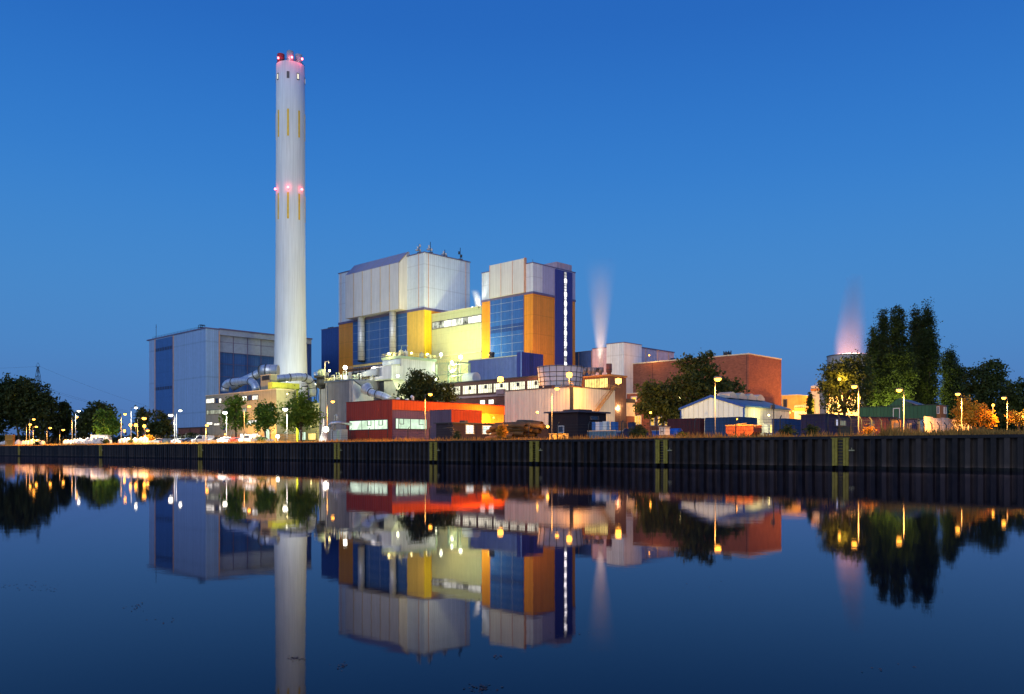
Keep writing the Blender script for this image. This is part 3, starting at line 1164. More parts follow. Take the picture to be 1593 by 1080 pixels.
# ---------------------------------------------------------------- grey silo house with pipework roof
G = Bd('grey_silo_house', 'big plain grey block with pipework on its roof', 'building', 546, 282)
yl, xr = G.ya(506), G.xa(590)
zt = G.z(590)
G.box('wall', grey, 0, xr, 0, yl, 0, zt - .5)
G.box('roof_slab', mat('slate blue edge', (.08, .12, .2), .6), -.35, xr + .3, -.35, yl + .3, zt - .5, zt)
G.add('corner_pilaster', mat('pale grey edge', (.25, .27, .30), .7), MB().box(-.1, .5, -.12, .9, 0, zt - .5))
G.box('side_wing', mat('blue grey render', (.16, .20, .30), .75, streak=.2), .6, xr, yl, G.ya(496.5, .6), 0, G.z(601))
G.add('rainwater_pipe', mat('pale grey pipe'if 0 else 'pale pipe', (.35, .38, .42), .5), MB().rod((-.15, G.ya(509), 0), (-.15, G.ya(509), zt - .5), .12))
x0, x1 = G.xa(548), G.xa(576)
za, zb_ = G.zv(548, 592.8), G.zv(575, 613)
G.add('white_gusset', concrete, MB().prism([(x0, za), (x0, 6), (x1 + 1, 6), (x1 + 1, G.zv(577, 617)), (x1 - 1, G.zv(574, 610))], 'y', -.5, -.02))
G.add('silver_cone', galv, MB().prism([(x0 + .3, za + .1), (x1 - .5, G.zv(574, 610)), (G.xa(586), G.zv(586, 606)), (G.xa(589), G.zv(589, 592.2)), (G.xa(550), za + .2)], 'y', -.9, -.1))
duct('exhaust_duct', 'silver duct sloping down behind the roof of the red building', [P3(570, 604.5, 281), P3(577, 610, 279)] + arc(P3(581, 612.5, 278), P3(596, 614, 276), P3(607, 622, 275), 6), [2.2, 1.35] + [1.2] * 7, group='silver exhaust ducts', flanges=(1, 3))
# roof pipework
pl = G
pw = empty('roof_pipework', 'tangle of pipes, valves and railings on the grey block', 'pipework', (G.X, G.Y, GZ + zt), TH)
q = MB()
G.rail('', None, [(.1, .1, 0), (.1, yl - .1, 0), (xr - .1, yl - .1, 0)], 1.15, 1.2, .05, mb=q)
G.rail('', None, [(.1, .1, 0), (xr - .1, .1, 0)], 1.15, 1.2, .05, mb=q)
q.build('railing', mat('yellowish railing', (.5, .5, .28), .5), pw)
rr = random.Random(3)
for i in range(16):
    x, y = rr.uniform(1, xr - 1), rr.uniform(.6, yl - .6)
    h = rr.uniform(1.0, 4.2)
    if i % 3 == 0:
        MB().lathe([(.5, 0), (.62, .2), (.62, h * .8), (.25, h)], 14, x, y).build('vessel', palesteel, pw)
    else:
        d = rr.choice((-1, 1)) * rr.uniform(1, 3.5)
        MB().tube([(x, y, 0), (x, y, h), (x + .1, y + d, h), (x + .1, y + d, h * .4)], rr.uniform(.09, .22), 8).build('pipe', rr.choice([galv, palesteel, greensteel]), pw)
y = G.ya(503)
MB().tube([(0, y - 1, 0), (0, y - 1, G.zu(504, 564) - zt), (0, y - 3, G.zu(504, 564) - zt + .3), (0, y - 3.4, G.zu(504, 566) - zt)], .12, 8).build('pipe', palesteel, pw)
wk = Bd('access_platform', 'round dark access platform left of the grey block', 'platform', 500, 296)
q = MB().lathe([(2.6, wk.z(588)), (2.6, wk.z(585))], 20, 0, 0)
q.lathe([(2.0, wk.z(602)), (.4, wk.z(606)), ], 16, 0, 0)
q.lathe([(1.6, wk.z(603)), (1.8, wk.z(588))], 16)
wk.add('deck', steel, q)
wk.add('mast', steel, MB().rod((0, 0, 0), (0, 0, wk.z(600)), .5, 10))
wk.add('vessel', greensteel, MB().lathe([(1.1, wk.z(585)), (1.3, wk.z(583)), (1.3, wk.z(576)), (.5, wk.z(574))], 16))
q = MB()
for k in range(14):
    a = 2 * math.pi * k / 14
    q.rod((2.5 * math.cos(a), 2.5 * math.sin(a), wk.z(585)), (2.5 * math.cos(a), 2.5 * math.sin(a), wk.z(580)), .05, 4)
q.tube([(2.5 * math.cos(2 * math.pi * k / 24), 2.5 * math.sin(2 * math.pi * k / 24), wk.z(580)) for k in range(25)], .05, 4)
wk.add('railing', palesteel, q)

# ---------------------------------------------------------------- white plant blocks in the middle
V = Bd('filter_house', 'white metal filter house with lit railings on its roof', 'building', 624, 292)
yl, xr = V.ya(596), V.xa(677)
zt = V.z(553.5)
V.box('wall', mat('pale filter sheet', (.50, .50, .52), .45, clad=.9, var=.05, streak=.12), 0, xr, 0, V.ya(608), V.z(625), zt - .9)
V.box('upper_wall', mat('pale blue sheet', (.36, .42, .52), .5, clad=.9), -.35, 1.5, .3, yl, V.z(566), zt - 1.0)
V.box('under_slab', pale, -.3, 4, .5, yl - .3, V.z(569), V.z(566) - .02)
V.box('roof_edge', greensteel, -.6, xr + .2, -.5, yl + .2, zt - .9, zt)
V.box('side_wall', mat('pale filter sheet', (.5, .5, .5)), .8, xr, V.ya(608), V.ya(601), 0, V.z(566) - .05)
q = MB()
V.rail('', None, [(-.5, -.4, zt), (-.5, yl, zt)], 1.2, 1.1, .06, mb=q)
V.rail('', None, [(-.5, -.4, zt), (xr, -.4, zt)], 1.2, 1.1, .06, mb=q)
V.add('railing', mat('yellow railing', (.7, .62, .25), .5), q)
rr = random.Random(5)
for i in range(9):
    y = rr.uniform(.5, yl - .5) if i % 2 else 1 + rr.random() * 2
    x = .6 + rr.random() if i % 2 else rr.uniform(1, xr - 1)
    h = rr.uniform(.9, 2.2)
    V.add('roof_unit', rr.choice([palesteel, coping, trimo, white]), MB().box(x - .5, x + .5, y - .6, y + .6, zt, zt + h).lathe([(.2, zt + h), (.2, zt + h + .5)], 8, x, y))
cr = tag(MB().rod((0, 0, 0), (0, 0, V.z(537.5) - zt), .13, 6).rod((0, 0, V.z(538) - zt), (2.2, -1.6, V.z(538) - zt), .08, 5).build('davit', greensteel, loc=(V.X, V.Y + 1, GZ + zt)),
         'slim green davit arm standing on the corner of the filter house', 'davit')
MB().lathe([(.05, 0), (.28, .1), (.2, .4)], 10, 2.2, -1.6).build('davit_head', palesteel, cr).location.z = V.z(538) - zt - .3
V2 = Bd('duct_box', 'pale boxy duct with beige hopper below, in front of the filter house', 'duct', 609, 283)
V2.box('casing', mat('pale filter sheet', (.5, .5, .5)), 0, 5, 0, V2.ya(577), V2.z(589.5), V2.z(568))
V2.add('hood', galv, MB().prism([(V2.ya(590), V2.z(570)), (V2.ya(590), V2.z(582)), (V2.ya(566), V2.z(582)), (V2.ya(562), V2.z(577))], 'x', -1.2, -.05))
V2.box('ledge', pale, -.4, 5, -.2, V2.ya(582), V2.z(591), V2.z(589))
V2.add('hopper', mat('cream hopper sheet', (.58, .58, .38), .5), MB().prism([(V2.ya(596), V2.z(591)), (V2.ya(609), V2.z(591)), (V2.ya(624), V2.z(624)), (V2.ya(596), V2.z(624))], 'x', .4, 6))
V2.box('gap_shade_box', steel, .6, 5, V2.ya(596), V2.ya(588), 0, V2.z(591.3))  # shade of the gap put in as a dark box
# lit steel frame
S = Bd('steel_tower', 'open green white steel frame flooded with light', 'steel frame', 712, 296)
q = MB()
yl, xr = S.ya(679), 6
zz = [S.z(p) for p in (618, 600, 581, 563)]
ys = [0, yl * .45, yl]
for y in ys:
    for x in (0, xr):
        q.box(x - .16, x + .16, y - .16, y + .16, 0, zz[-1])
for z in zz:
    for x in (0, xr):
        q.box(x - .12, x + .12, 0, yl, z - .15, z + .15)
    q.box(0, xr, -.1, .1, z - .15, z + .15)
for a, b in zip(zz[:-1], zz[1:]):
    for y0, y1 in zip(ys[:-1], ys[1:]):
        for x in (0, xr):
            q.rod((x, y0, a), (x, y1, b), .09, 4)
            q.rod((x, y1, a), (x, y0, b), .09, 4)
for i in range(16):
    z = zz[0] + (zz[-1] - zz[0]) * i / 16
    q.box(xr * .4, xr * .4 + 1, yl * .2 + i % 8 * .6, yl * .2 + i % 8 * .6 + .5, z, z + .08)
S.add('frame', greensteel, q)
S.rail('railing', mat('yellow railing', (.7, .62, .25)), [(-.2, -.2, zz[-1]), (-.2, yl, zz[-1])], 1.2, 1.2, .06)
for z in zz[1:3]:
    S.rail('landing_railing', palesteel, [(-.2, -.2, z), (-.2, yl, z)], 1.1, 1.4, .05)
S.add('tank', concrete, MB().tube([(3, -6.5, S.z(589)), (3, -1, S.z(589))], 2.0, 20))
wb = Bd('white_backdrop_hall', 'low pale hall behind the lit steel frame', 'building', 728, 312)
wb.box('wall', pale, 0, 10, 0, wb.ya(640), 0, wb.z(592))

# ---------------------------------------------------------------- gallery building with the row of lit windows
K = Bd('gallery_building', 'brown building with a long row of big lit windows', 'building', 848, 252)
yl = K.ya(694)
zt = K.z(585)
K.box('wall', dbrick, .3, 20, .3, yl, 0, K.z(606))
K.box('upper_wall', brown, 0, 20, 0, yl, K.z(607.5), zt)
K.box('roof_edge', roofm, -.3, 20, -.3, yl + .2, zt, zt + .35)
K.box('string_course', mat('mauve sheet', (.24, .17, .2), .5), -.12, .3, .3, yl, K.z(612), K.z(608.5))
zA, zB = K.z(605), K.z(591)
for p0, p1, kind in ((686, 694.5, 0), (696.5, 716.5, 1), (720.5, 741.5, 2), (744.5, 766, 2), (768.5, 791.5, 2), (794, 817, 2), (821, 846, 2)):
    wd = K.win('u', p0, p1, zA, zB, g_gal, brown, nm=7, nh=1, fw=.1)
    if kind:
        yc = K.ya((p0 + p1) / 2, -.3)
        ax = MB()
        ax.box(-.42, -.2, yc - .45, yc + .45, zB - 1.35, zB - .25)
        fa = ax.build('extractor_fan', steel, wd)
for p0, p1 in ((747.3, 755), (760.5, 768.5)):
    K.win('u', p0, p1, K.zu(750, 629.5), K.zu(750, 623), g_win, wframe, off=-.3 + .0, nm=0)
K.ub('end_panel', mat('mauve sheet', (.24, .17, .2)), 771.5, 784, K.zu(778, 613.5), K.zu(778, 606), -.9, .1)
rc = K.z(600)

# ---------------------------------------------------------------- wooden clad cooling cell (round) and fans
ct = empty('cooling_cell', 'wide round white cooling cell with dark hoops', 'cooling tower', (PX(871.5, 236), 236, GZ))
czz = lambda p: PZ(p, 236) - GZ
r0, r1 = 33.0 / F * 236, 36.2 / F * 236
MB().lathe([(r0 * .97, 0), (r0, czz(602)), (r1, czz(571.5)), (r1 - .25, czz(571.5)), (r0 - .3, czz(600))], 56).build('shell', mat('milky shell', (.50, .46, .50), .45, var=.05), ct)
q = MB()
for t in (0, .22, .45, .68, .97):
    r = r0 + (r1 - r0) * t + .06
    z = czz(602) + (czz(571.5) - czz(602)) * t
    q.tube([(r * math.cos(a), r * math.sin(a), z) for a in [2 * math.pi * k / 48 for k in range(49)]], .09, 5, cap=False)
for k in range(20):
    a = 2 * math.pi * k / 20 + .1
    q.rod(((r0 + .08) * math.cos(a), (r0 + .08) * math.sin(a), czz(602)), ((r1 + .08) * math.cos(a), (r1 + .08) * math.sin(a), czz(571.5)), .07, 4)
q.build('hoops', steel, ct)
Q = Bd('fan_house', 'small rust brown house with lit louvre and four fans on top', 'building', 949, 246)
yl = Q.ya(900)
zt = Q.z(585)
Q.box('wall', mat('rust sheet', (.30, .12, .05), .6, clad=1., streak=.2), 0, 8, 0, yl, 0, zt)
Q.box('roof_edge', mat('amber edge', (.5, .22, .06), .6), -.4, 8, -.5, yl, zt, zt + .5)
Q.win('u', 910.5, 946, Q.z(602.5), Q.z(588), g_yel, brown, nm=13, fw=.15)
fans = ((909, 'leftmost fan cowl on the fan house roof'), (917.5, 'second fan cowl from the left on the fan house roof'),
        (924, 'third fan cowl from the left on the fan house roof'), (934, 'rightmost fan cowl on the fan house, steaming'))
for (px, lb) in fans:
    f_ = empty('fan_cowl', lb, 'fan', (PX(px, 252), 252, GZ), 0, 'fan cowls in a row on the fan house')
    zb0, za0 = PZ(583, 252) - GZ, PZ(572, 252) - GZ
    MB().lathe([(.45, zb0), (.5, zb0 + .5), (.95, zb0 + .8), (.9, za0), (.75, za0), (.7, zb0 + 1)], 20).build('cowl', mat('cowl sheet', (.30, .24, .24), .45, metal=.2), f_)
    q = MB()
    for k in range(8):
        a = k * math.pi / 4
        q.rod((.98 * math.cos(a), .98 * math.sin(a), zb0 + .8), (.94 * math.cos(a), .94 * math.sin(a), za0), .04, 4)
    q.build('ribs', steel, f_)
st = tag(MB().lathe([(.62, 0), (.62, PZ(580, 249) - GZ), (.85, PZ(579.5, 249) - GZ), (.85, PZ(566, 249) - GZ), (.7, PZ(566, 249) - GZ), (.7, PZ(568, 249) - GZ)], 18)
         .build('smoke_stack', mat('sooty red stack', (.16, .06, .05), .7), loc=(PX(947.5, 249), 249, GZ)), 'dark red brown stack between the fans and the white tower', 'stack')
MB().lathe([(.9, PZ(576, 249) - GZ), (.9, PZ(575, 249) - GZ)], 18).build('band', steel, st)

# ---------------------------------------------------------------- white corrugated hall
J = Bd('corrugated_hall', 'pale corrugated metal hall glowing orange at its corner', 'building', 889, 206)
yl, xr = J.ya(785), J.xa(956.5)
zt = J.z(600.5)
J.box('wall', corr, 0, xr, 0, yl, 0, zt - .25)
J.box('roof_edge', brown, -.2, xr + .2, -.2, yl + .2, zt - .25, zt)
J.add('downpipe', steel, MB().box(-.25, -.02, -.25, .35, 0, zt - .3).box(-.1, .35, -.3, -.02, 0, zt - .3))
q = MB()
J.rail('', None, [(.2, .3, zt), (.2, J.ya(872), zt)], 1.1, 1.2, .05, mb=q)
J.rail('', None, [(.2, .3, zt), (J.xa(893), .3, zt)], 1.1, 1.2, .05, mb=q)
J.rail('', None, [(J.xa(944), .2, zt), (xr, .2, zt)], 1.1, 1.0, .05, mb=q)
J.add('railing', mat('amber railing', (.55, .35, .1), .5), q)
J.add('roof_boxes', brown, MB().box(2, 3.4, J.ya(850), J.ya(838), zt, zt + .7).box(2.4, 3, J.ya(832), J.ya(828), zt, zt + .9))
# stairs on the right face
q = MB()
za, zb_ = J.zv(955, 603), J.zv(930, 640)
xa0, xb0 = J.xa(956, -1), J.xa(929, -1)
for y in (-1.3, -.35):
    mid = (xa0 * .45 + xb0 * .55, y, zb_ + (za - zb_) * .45)
    q.tube([(xa0, y, za), (xa0 * .55 + xb0 * .45, y, zb_ + (za - zb_) * .5), mid, (xb0, y, zb_)], .13, 5)
    q.tube([(xa0, y, za + 1.1), (xa0 * .55 + xb0 * .45, y, zb_ + (za - zb_) * .5 + 1.1), (xa0 * .45 + xb0 * .55, y, zb_ + (za - zb_) * .45 + 1.1), (xb0, y, zb_ + 1.1)], .06, 4)
for i in range(22):
    t = i / 21
    x, z = xa0 + (xb0 - xa0) * t, za + (zb_ - za) * t
    q.box(x - .2, x + .2, -1.3, -.35, z - .05, z + .03)
    if i % 3 == 0: q.rod((x, -1.3, z), (x, -1.3, z + 1.1), .05, 4)
q.box(J.xa(951), xr + .5, -1.5, -.02, za, za + .12)
st = J.add('outside_stair', mat('rusty amber steel', (.42, .22, .07), .6), q)

# ---------------------------------------------------------------- white tower and lilac hall right of centre
T = Bd('white_tower', 'plain white tower beside the brick building', 'building', 970.5, 326)
T.box('wall', white, 0, 12, 0, T.ya(943.5), 0, T.z(533))
T.box('roof_edge', trimd, -.2, 12.1, -.2, T.ya(943.5) + .2, T.z(533), T.z(532))
T2 = Bd('lilac_hall', 'long lilac hall with salmon joints behind the brick building', 'building', 976, 338)
xr = T2.xa(1048.5)
T2.box('wall', mat('warm lilac cladding', (.62, .48, .56), .5, clad=1.1), 0, xr, 0, 18, 0, T2.z(538))
T2.box('roof_edge', trimd, -.3, xr + .2, -.3, 18, T2.z(538), T2.z(536.5))
q = MB()
for px in (983, 1004.5, 1023, 1040):
    x = T2.xa(px)
    q.box(x - .15, x + .15, -.15, .1, 0, T2.z(538.2))
T2.add('salmon_joints', trimo, q)
T3 = Bd('blue_link', 'blue link building with salmon joints right of the tower block', 'building', 950, 372)
T3.box('wall', mat('link blue cladding', (.07, .13, .34), .5, clad=1.2), 0, 15, 0, T3.ya(880), 0, T3.z(543))
T3.box('roof_edge', trimd, -.2, 15, 0, T3.ya(880), T3.z(543), T3.z(542.3))
q = MB()
for px in (900.5, 920.5):
    y = T3.ya(px)
    q.box(-.15, .1, y - .17, y + .17, 0, T3.z(543.2))
T3.add('salmon_joints', trimo, q)
U = Bd('cream_lean_to', 'small cream annex with round lamp between hall and brick building', 'building', 970, 262)
U.box('wall', mat('cream render', (.7, .62, .45), .7, streak=.1), 0, 6, 0, U.ya(950), U.z(647), U.z(626))
U.box('lower_wall', mat('umber render', (.2, .09, .05), .8), .3, 6, 0, U.ya(950), 0, U.z(647))
U.box('roof', roofm, -.4, 6, -.2, U.ya(950), U.z(626), U.z(620))
U.win('u', 965.5, 969.5, U.z(657), U.z(649.5), g_win, wframe, off=-.3 if 0 else 0)

# ---------------------------------------------------------------- brick building
Bk = Bd('brick_building', 'large windowless red brick building behind the big tree', 'building', 1164.5, 296)
yl, xr = Bk.ya(970.3), Bk.xa(1215.5)
zt = Bk.z(549.5)
Bk.box('wall', brickm, 0, xr, 0, yl, 0, zt - .4)
Bk.box('coping', coping, -.15, xr + .15, -.15, yl + .1, zt - .4, zt)
q = MB()
for px in (1015, 1161.5):
    y = Bk.ya(px)
    q.box(-.06, .1, y - .12, y + .12, 0, zt - .45)
Bk.add('expansion_joints', dbrick, q)
Bk.add('corner_pipe', mat('pale pipe', (.5, .5, .5)), MB().rod((xr + .1, -.15, 0), (xr + .1, -.15, Bk.z(608)), .14))
q = MB()
y = Bk.ya(1127)
q.box(1, 3, y - .9, y + .9, zt, zt + 1.2)
for dy in (-1.5, -.6, .5, 1.4): q.rod((2, y + dy, zt), (2, y + dy, zt + 1.7), .22, 6)
Bk.add('roof_vents', steel, q)
q = MB()
y = Bk.ya(1040)
q.hexa([(2, y - 1.5, zt), (4, y - 1.5, zt), (4, y + 1.5, zt), (2, y + 1.5, zt), (2.6, y - .7, zt + 1), (3.4, y - .7, zt + 1), (3.4, y + .7, zt + 1), (2.6, y + .7, zt + 1)])
Bk.add('skylight', glassm, q)
Bk.win('v', 1000, 1000.1, 1, 1.1, glassm, wframe) if 0 else None
# small porch at the left end, amber lit
W_ = Bd('amber_porch', 'amber lit brick porch at the left foot of the brick building', 'porch', 1000, 284)
W_.box('wall', brickm, 0, 4, 0, W_.ya(975), 0, W_.z(612))
W_.box('coping', coping, -.15, 4, -.15, W_.ya(975) + .15, W_.z(612), W_.z(610.6))
W_.win('u', 983, 990, W_.z(623), W_.z(617.5), g_oran, wframew, fw=.3)
W_.win('u', 982, 997, W_.z(660), W_.z(647), g_oran, wframew, nm=3, nh=1, fw=.2)
for a_, b_ in ((1003, 1008), (1013, 1018), (1024, 1029), (1035, 1040), (1047, 1052)):
    Bk.win('u', a_, b_, Bk.zu(a_, 662), Bk.zu(a_, 648), g_oran, wframew, nm=0, fw=.2)
# yellow annex right
Y = Bd('yellow_annex', 'yellow lit annex with small dark window right of the brick building', 'building', 1240.5, 292)
yl = Y.ya(1216)
yrm = mat('ochre render', (.66, .42, .10), .75, streak=.12)
Y.box('wall', yrm, 0, 14, 0, yl, 0, Y.z(614.8))
Y.box('coping', coping, -.15, 14, -.15, yl + .1, Y.z(614.8), Y.z(613.8))
Y.win('u', 1219.5, 1224, Y.zu(1222, 633), Y.zu(1222, 622), glassm, wframe, fw=.2)
Y2 = Bd('lit_yellow_wall', 'low ochre wing with white railing beside the yellow annex', 'building', 1264, 284)
Y2.box('wall', yrm, 0, 6, 0, Y2.ya(1236), 0, Y2.z(634))
Y2.box('lower_band', mat('cream render', (.7, .62, .45)), -.1, 0, 0, Y2.ya(1236), 0, Y2.z(639))
Y2.rail('railing', wframew, [(.2, .2, Y2.z(634)), (.2, Y2.ya(1236), Y2.z(634))], .9, .7, .1)
Y3 = Bd('ribbed_silo_tower', 'square cream tower with orange band beside the amber tree', 'tower', 1275, 262)
Y3.box('wall', mat('cream render', (.7, .62, .45)), 0, 5, 0, Y3.ya(1261.5), 0, Y3.z(600))
Y3.box('band', mat('orange band', (.6, .22, .04), .6), -.1, 5.1, -.1, Y3.ya(1261.5) + .1, Y3.z(608), Y3.z(604))
Y3.add('lime_pilaster', limem, MB().box(-.5, 0, Y3.ya(1267), Y3.ya(1262), 0, Y3.z(620)))
Y3.add('roof_cone', white, MB().hexa([(0, 0, Y3.z(600)), (5, 0, Y3.z(600)), (5, 2.6, Y3.z(600)), (0, 2.6, Y3.z(600)), (2, 0, Y3.z(594)), (3, 0, Y3.z(594)), (3, 1.2, Y3.z(594)), (2, 1.2, Y3.z(594))]))
Z_ = Bd('amber_works_hall', 'amber lit works hall seen through the round tree', 'building', 1340, 300)
Z_.box('wall', mat('cream render', (.7, .62, .45)), 0, 14, 0, Z_.ya(1268), 0, Z_.z(612))
Z_.box('roof_edge', brown, -.2, 14, -.2, Z_.ya(1268), Z_.z(612), Z_.z(610))
for a_ in (1283, 1298, 1313, 1328):
    Z_.win('u', a_ - 4, a_ + 4, Z_.zu(a_, 640), Z_.zu(a_, 625), g_yel, wframe, nm=1, nh=1)
# far cooling tower
D = 470
fc = empty('far_cooling_tower', 'big pale concrete cooling tower behind the trees on the right', 'cooling tower', (PX(1320, D), D, GZ))
zz = lambda p: PZ(p, D) - GZ
MB().lathe([(17, 0), (13.5, zz(640)), (11.8, zz(600)), (11.2, zz(575)), (11.4, zz(553.5)), (10.9, zz(553.5)), (10.8, zz(570))], 56, cap=False).build('shell', mat('warm tower concrete', (.5, .42, .36), .8, streak=.15), fc)
q = MB()
q.tube([(11.55 * math.cos(2 * math.pi * k / 48), 11.55 * math.sin(2 * math.pi * k / 48), zz(554)) for k in range(49)], .2, 5, cap=False)
q.build('rim', steel, fc)

# ---------------------------------------------------------------- red building on the quay
E = Bd('red_building', 'long low building, dark red end and orange side with lit windows', 'building', 609.7, 216)
yl, x1, x2, x3 = E.ya(538.8), E.xa(669), E.xa(702), E.xa(785.5)
zt = E.z(621)
zm = E.zv(650, 639)
E.box('end_wall', red, 0, .1, 0, yl, 0, zt - .2)
E.box('back_wall', red, .1, 6, 6, yl, 0, zt - .25)
E.box('orange_wall', redor, .1, x3, -.0, 6.0, zm, zt - .2)
E.box('side_wall', purple, .1, E.xa(669, .2), .25, 6, 0, zm)
E.box('lit_yellow_wall', mat('lamplit amber cladding', (.85, .45, .05), .5, clad=1.0), E.xa(700), x3 - .1, .25, 6, 0, zm)  # yellow of the lamplight on this wall put into its colour
E.box('roof_edge', mat('dark red edge', (.12, .02, .01), .6), -.12, x3 + .1, -.12, yl + .1, zt - .2, zt)
E.win('u', 544.5, 603.5, E.zu(575, 668), E.zu(575, 654.5), g_green, wframe, nm=2, fw=.18)
q = MB()
for p0, p1 in ((571, 576.5), (589, 594.5)):
    a, b_ = E.ya(p1, -.3), E.ya(p0, -.3)
    z0, z1 = E.zu(575, 662.3), E.zu(575, 655)
    for yy in (a, b_): q.box(-.26, -.1, yy - .07, yy + .07, z0, z1)
    q.box(-.26, -.1, a, b_, z0 - .07, z0 + .07)
E.add('casement', wframe, q)
E.win('v', 615.3, 663, E.zv(640, 667), E.zv(640, 652.3), g_green, wframe, off=-.25 + .25, nm=1, fw=.16) if 0 else None
# window sits on the recessed side wall
wz0, wz1 = E.zv(640, 667.3, .25), E.zv(640, 652.3, .25)
fr, pn = MB(), MB()
a0, a1 = E.xa(615.3, .2), E.xa(663.3, .2)
for u0, u1, v0, v1 in ((a0 - .15, a0, wz0 - .15, wz1 + .15), (a1, a1 + .15, wz0 - .15, wz1 + .15), (a0, a1, wz0 - .15, wz0), (a0, a1, wz1, wz1 + .15),
                       (E.xa(620), E.xa(620.6), wz0, wz1), (E.xa(638.5), E.xa(639.2), wz0, wz1), (E.xa(622), E.xa(622.6), wz0 + 1.2, wz1), (E.xa(628), E.xa(628.6), wz0 + 1.2, wz1),
                       (E.xa(622), E.xa(628.5), wz0 + 1.1, wz0 + 1.25), (E.xa(652), E.xa(652.6), wz0 + 1.2, wz1), (E.xa(652), E.xa(659), wz0 + 1.1, wz0 + 1.25)):
    fr.box(u0, u1, .0, .28, v0, v1)
pn.box(a0, a1, .14, .26, wz0, wz1)
fo = fr.build('window', wframe, E.root)
pn.build('pane', g_green, fo)
E.add('roof_domes', white, MB().lathe([(.55, zt - .1), (.55, zt + .5), (.1, zt + .7)], 12, 4, 2.5).lathe([(.5, zt - .1), (.5, zt + .35), (.1, zt + .5)], 12, 7, 2.5).tube([(9, 2.5, zt), (9, 2.5, zt + 1.0), (8.5, 2.5, zt + 1.2)], .4, 10))
# mauve and orange box standing in front
E2 = Bd('mauve_box', 'dark mauve and orange box building before the yellow wall', 'building', 702, 206)
E2.box('mauve_wall', dpurple, 0, 8, .05, E2.ya(669), 0, E2.z(637.5))
E2.box('orange_wall', mat('deep orange cladding', (.62, .075, .01), .5, clad=1.0), .1, E2.xa(749.5), 0, 7.5, 0, E2.z(637.7))
E2.box('roof_edge', roofm, -.1, E2.xa(749.5) + .1, -.1, E2.ya(669) + .1, E2.z(637.5), E2.z(636.8))
# long dark shed
L_ = Bd('long_dark_shed', 'long low dark shed with white lit windows', 'shed', 704, 168)
xr = L_.xa(858)
zt = L_.z(657)
L_.box('wall', mat('dark boards', (.03, .022, .028), .8, horiz=.3), 0, xr, 0, 5, 0, zt - .2)
L_.box('roof', roofm, -.4, xr + .3, -.5, 5.4, zt - .2, zt)
L_.box('roof_box', roofm, L_.xa(728), L_.xa(733), 1, 2.5, zt, zt + .5)
for p0, p1 in ((724.5, 735.5), (750.5, 763.5)):
    L_.win('v', p0, p1, L_.zv(730, 674.5), L_.zv(730, 662), glow('white lit shed window', (.86, 1, .9), 1.5, .3, .5), wframew, nm=1, fw=.1)
# stairs in front of mauve box
q = MB()
s0 = Bd('steel_stairs', 'small orange lit steel stairs in front of the mauve box', 'stairs', 700, 160)
for i in range(9):
    q.box(i * .32, i * .32 + .3, -.5, .5, 3.0 - i * .33, 3.06 - i * .33)
s0.add('treads', mat('pale steel tread', (.45, .36, .25), .5), q)
q = MB()
for y in (-.5, .5):
    q.rod((0, y, 3), (2.9, y, .1), .06, 4)
    q.rod((0, y, 3.9), (2.9, y, 1.0), .03, 4)
    for i in range(4): q.rod((i * .95, y, 3 - i * .97), (i * .95, y, 3.9 - i * .97), .03, 4)
q.box(-1.4, 0, -.5, .5, 2.95, 3.03)
s0.add('stringers', steel, q)
# dark wooden cabin
Wc = Bd('dark_cabin', 'dark boarded cabin with flat roof before the corrugated hall', 'cabin', 899, 138)
yl, xr = Wc.ya(853), Wc.xa(943)
zt = Wc.z(639)
bd = mat('dark brown boards', (.022, .014, .016), .8, horiz=.32, var=.2)
Wc.box('wall', bd, 0, xr, 0, yl, 0, zt - .25)
Wc.box('roof', mat('cabin roof felt', (.07, .07, .10), .9), -.6, xr + .5, -.6, yl + .5, zt - .25, zt)
Wc.box('roof_box', roofm, 1.5, 5, 1, 4.5, zt, zt + .35)
Wc.win('u', 869.5, 877, Wc.zu(873, 672.5), Wc.zu(873, 663.5), glassm, wframew, fw=.1)
Wc.win('v', 918, 930, Wc.zv(924, 653), Wc.zv(924, 648), glassm, wframe, fw=.06)
# stacked big pipes, bent, orange lit
pipe_m = mat('ochre rubber hose', (.14, .075, .02), .6, var=.3, vscale=1.5)
pg = 'big pipes lying in a heap by the fence'
pspec = [((846, 664), (812, 657.5), (770, 662), 'top back'), ((843, 660), (826, 656), (806, 657), 'top right end'), ((832, 661), (815, 659), (772, 671), 'upper middle'),
         ((826, 668), (806, 664), (766, 677), 'middle'), ((840, 671), (822, 668), (804, 671), 'right lower'), ((834, 676), (814, 676), (780, 679), 'bottom right'),
         ((818, 664), (800, 659), (764, 667), 'centre top'), ((816, 675), (796, 671), (762, 682), 'bottom middle'), ((800, 667), (780, 663), (759, 672), 'left'),
         ((799, 679), (780, 679), (757, 683), 'bottom left')]
plab = ['topmost long pipe of the heap, its open end farthest right', 'short pipe at the upper right of the pipe heap', 'pipe with open end just below the topmost pipe of the heap',
        'pipe with open end in the middle of the heap', 'short pipe low at the right of the heap', 'bottom right pipe of the heap, resting on the grass',
        'pipe bending over the centre of the heap', 'low pipe under the middle of the heap', 'pipe at the upper left of the heap', 'lowest dark pipe at the left of the heap']
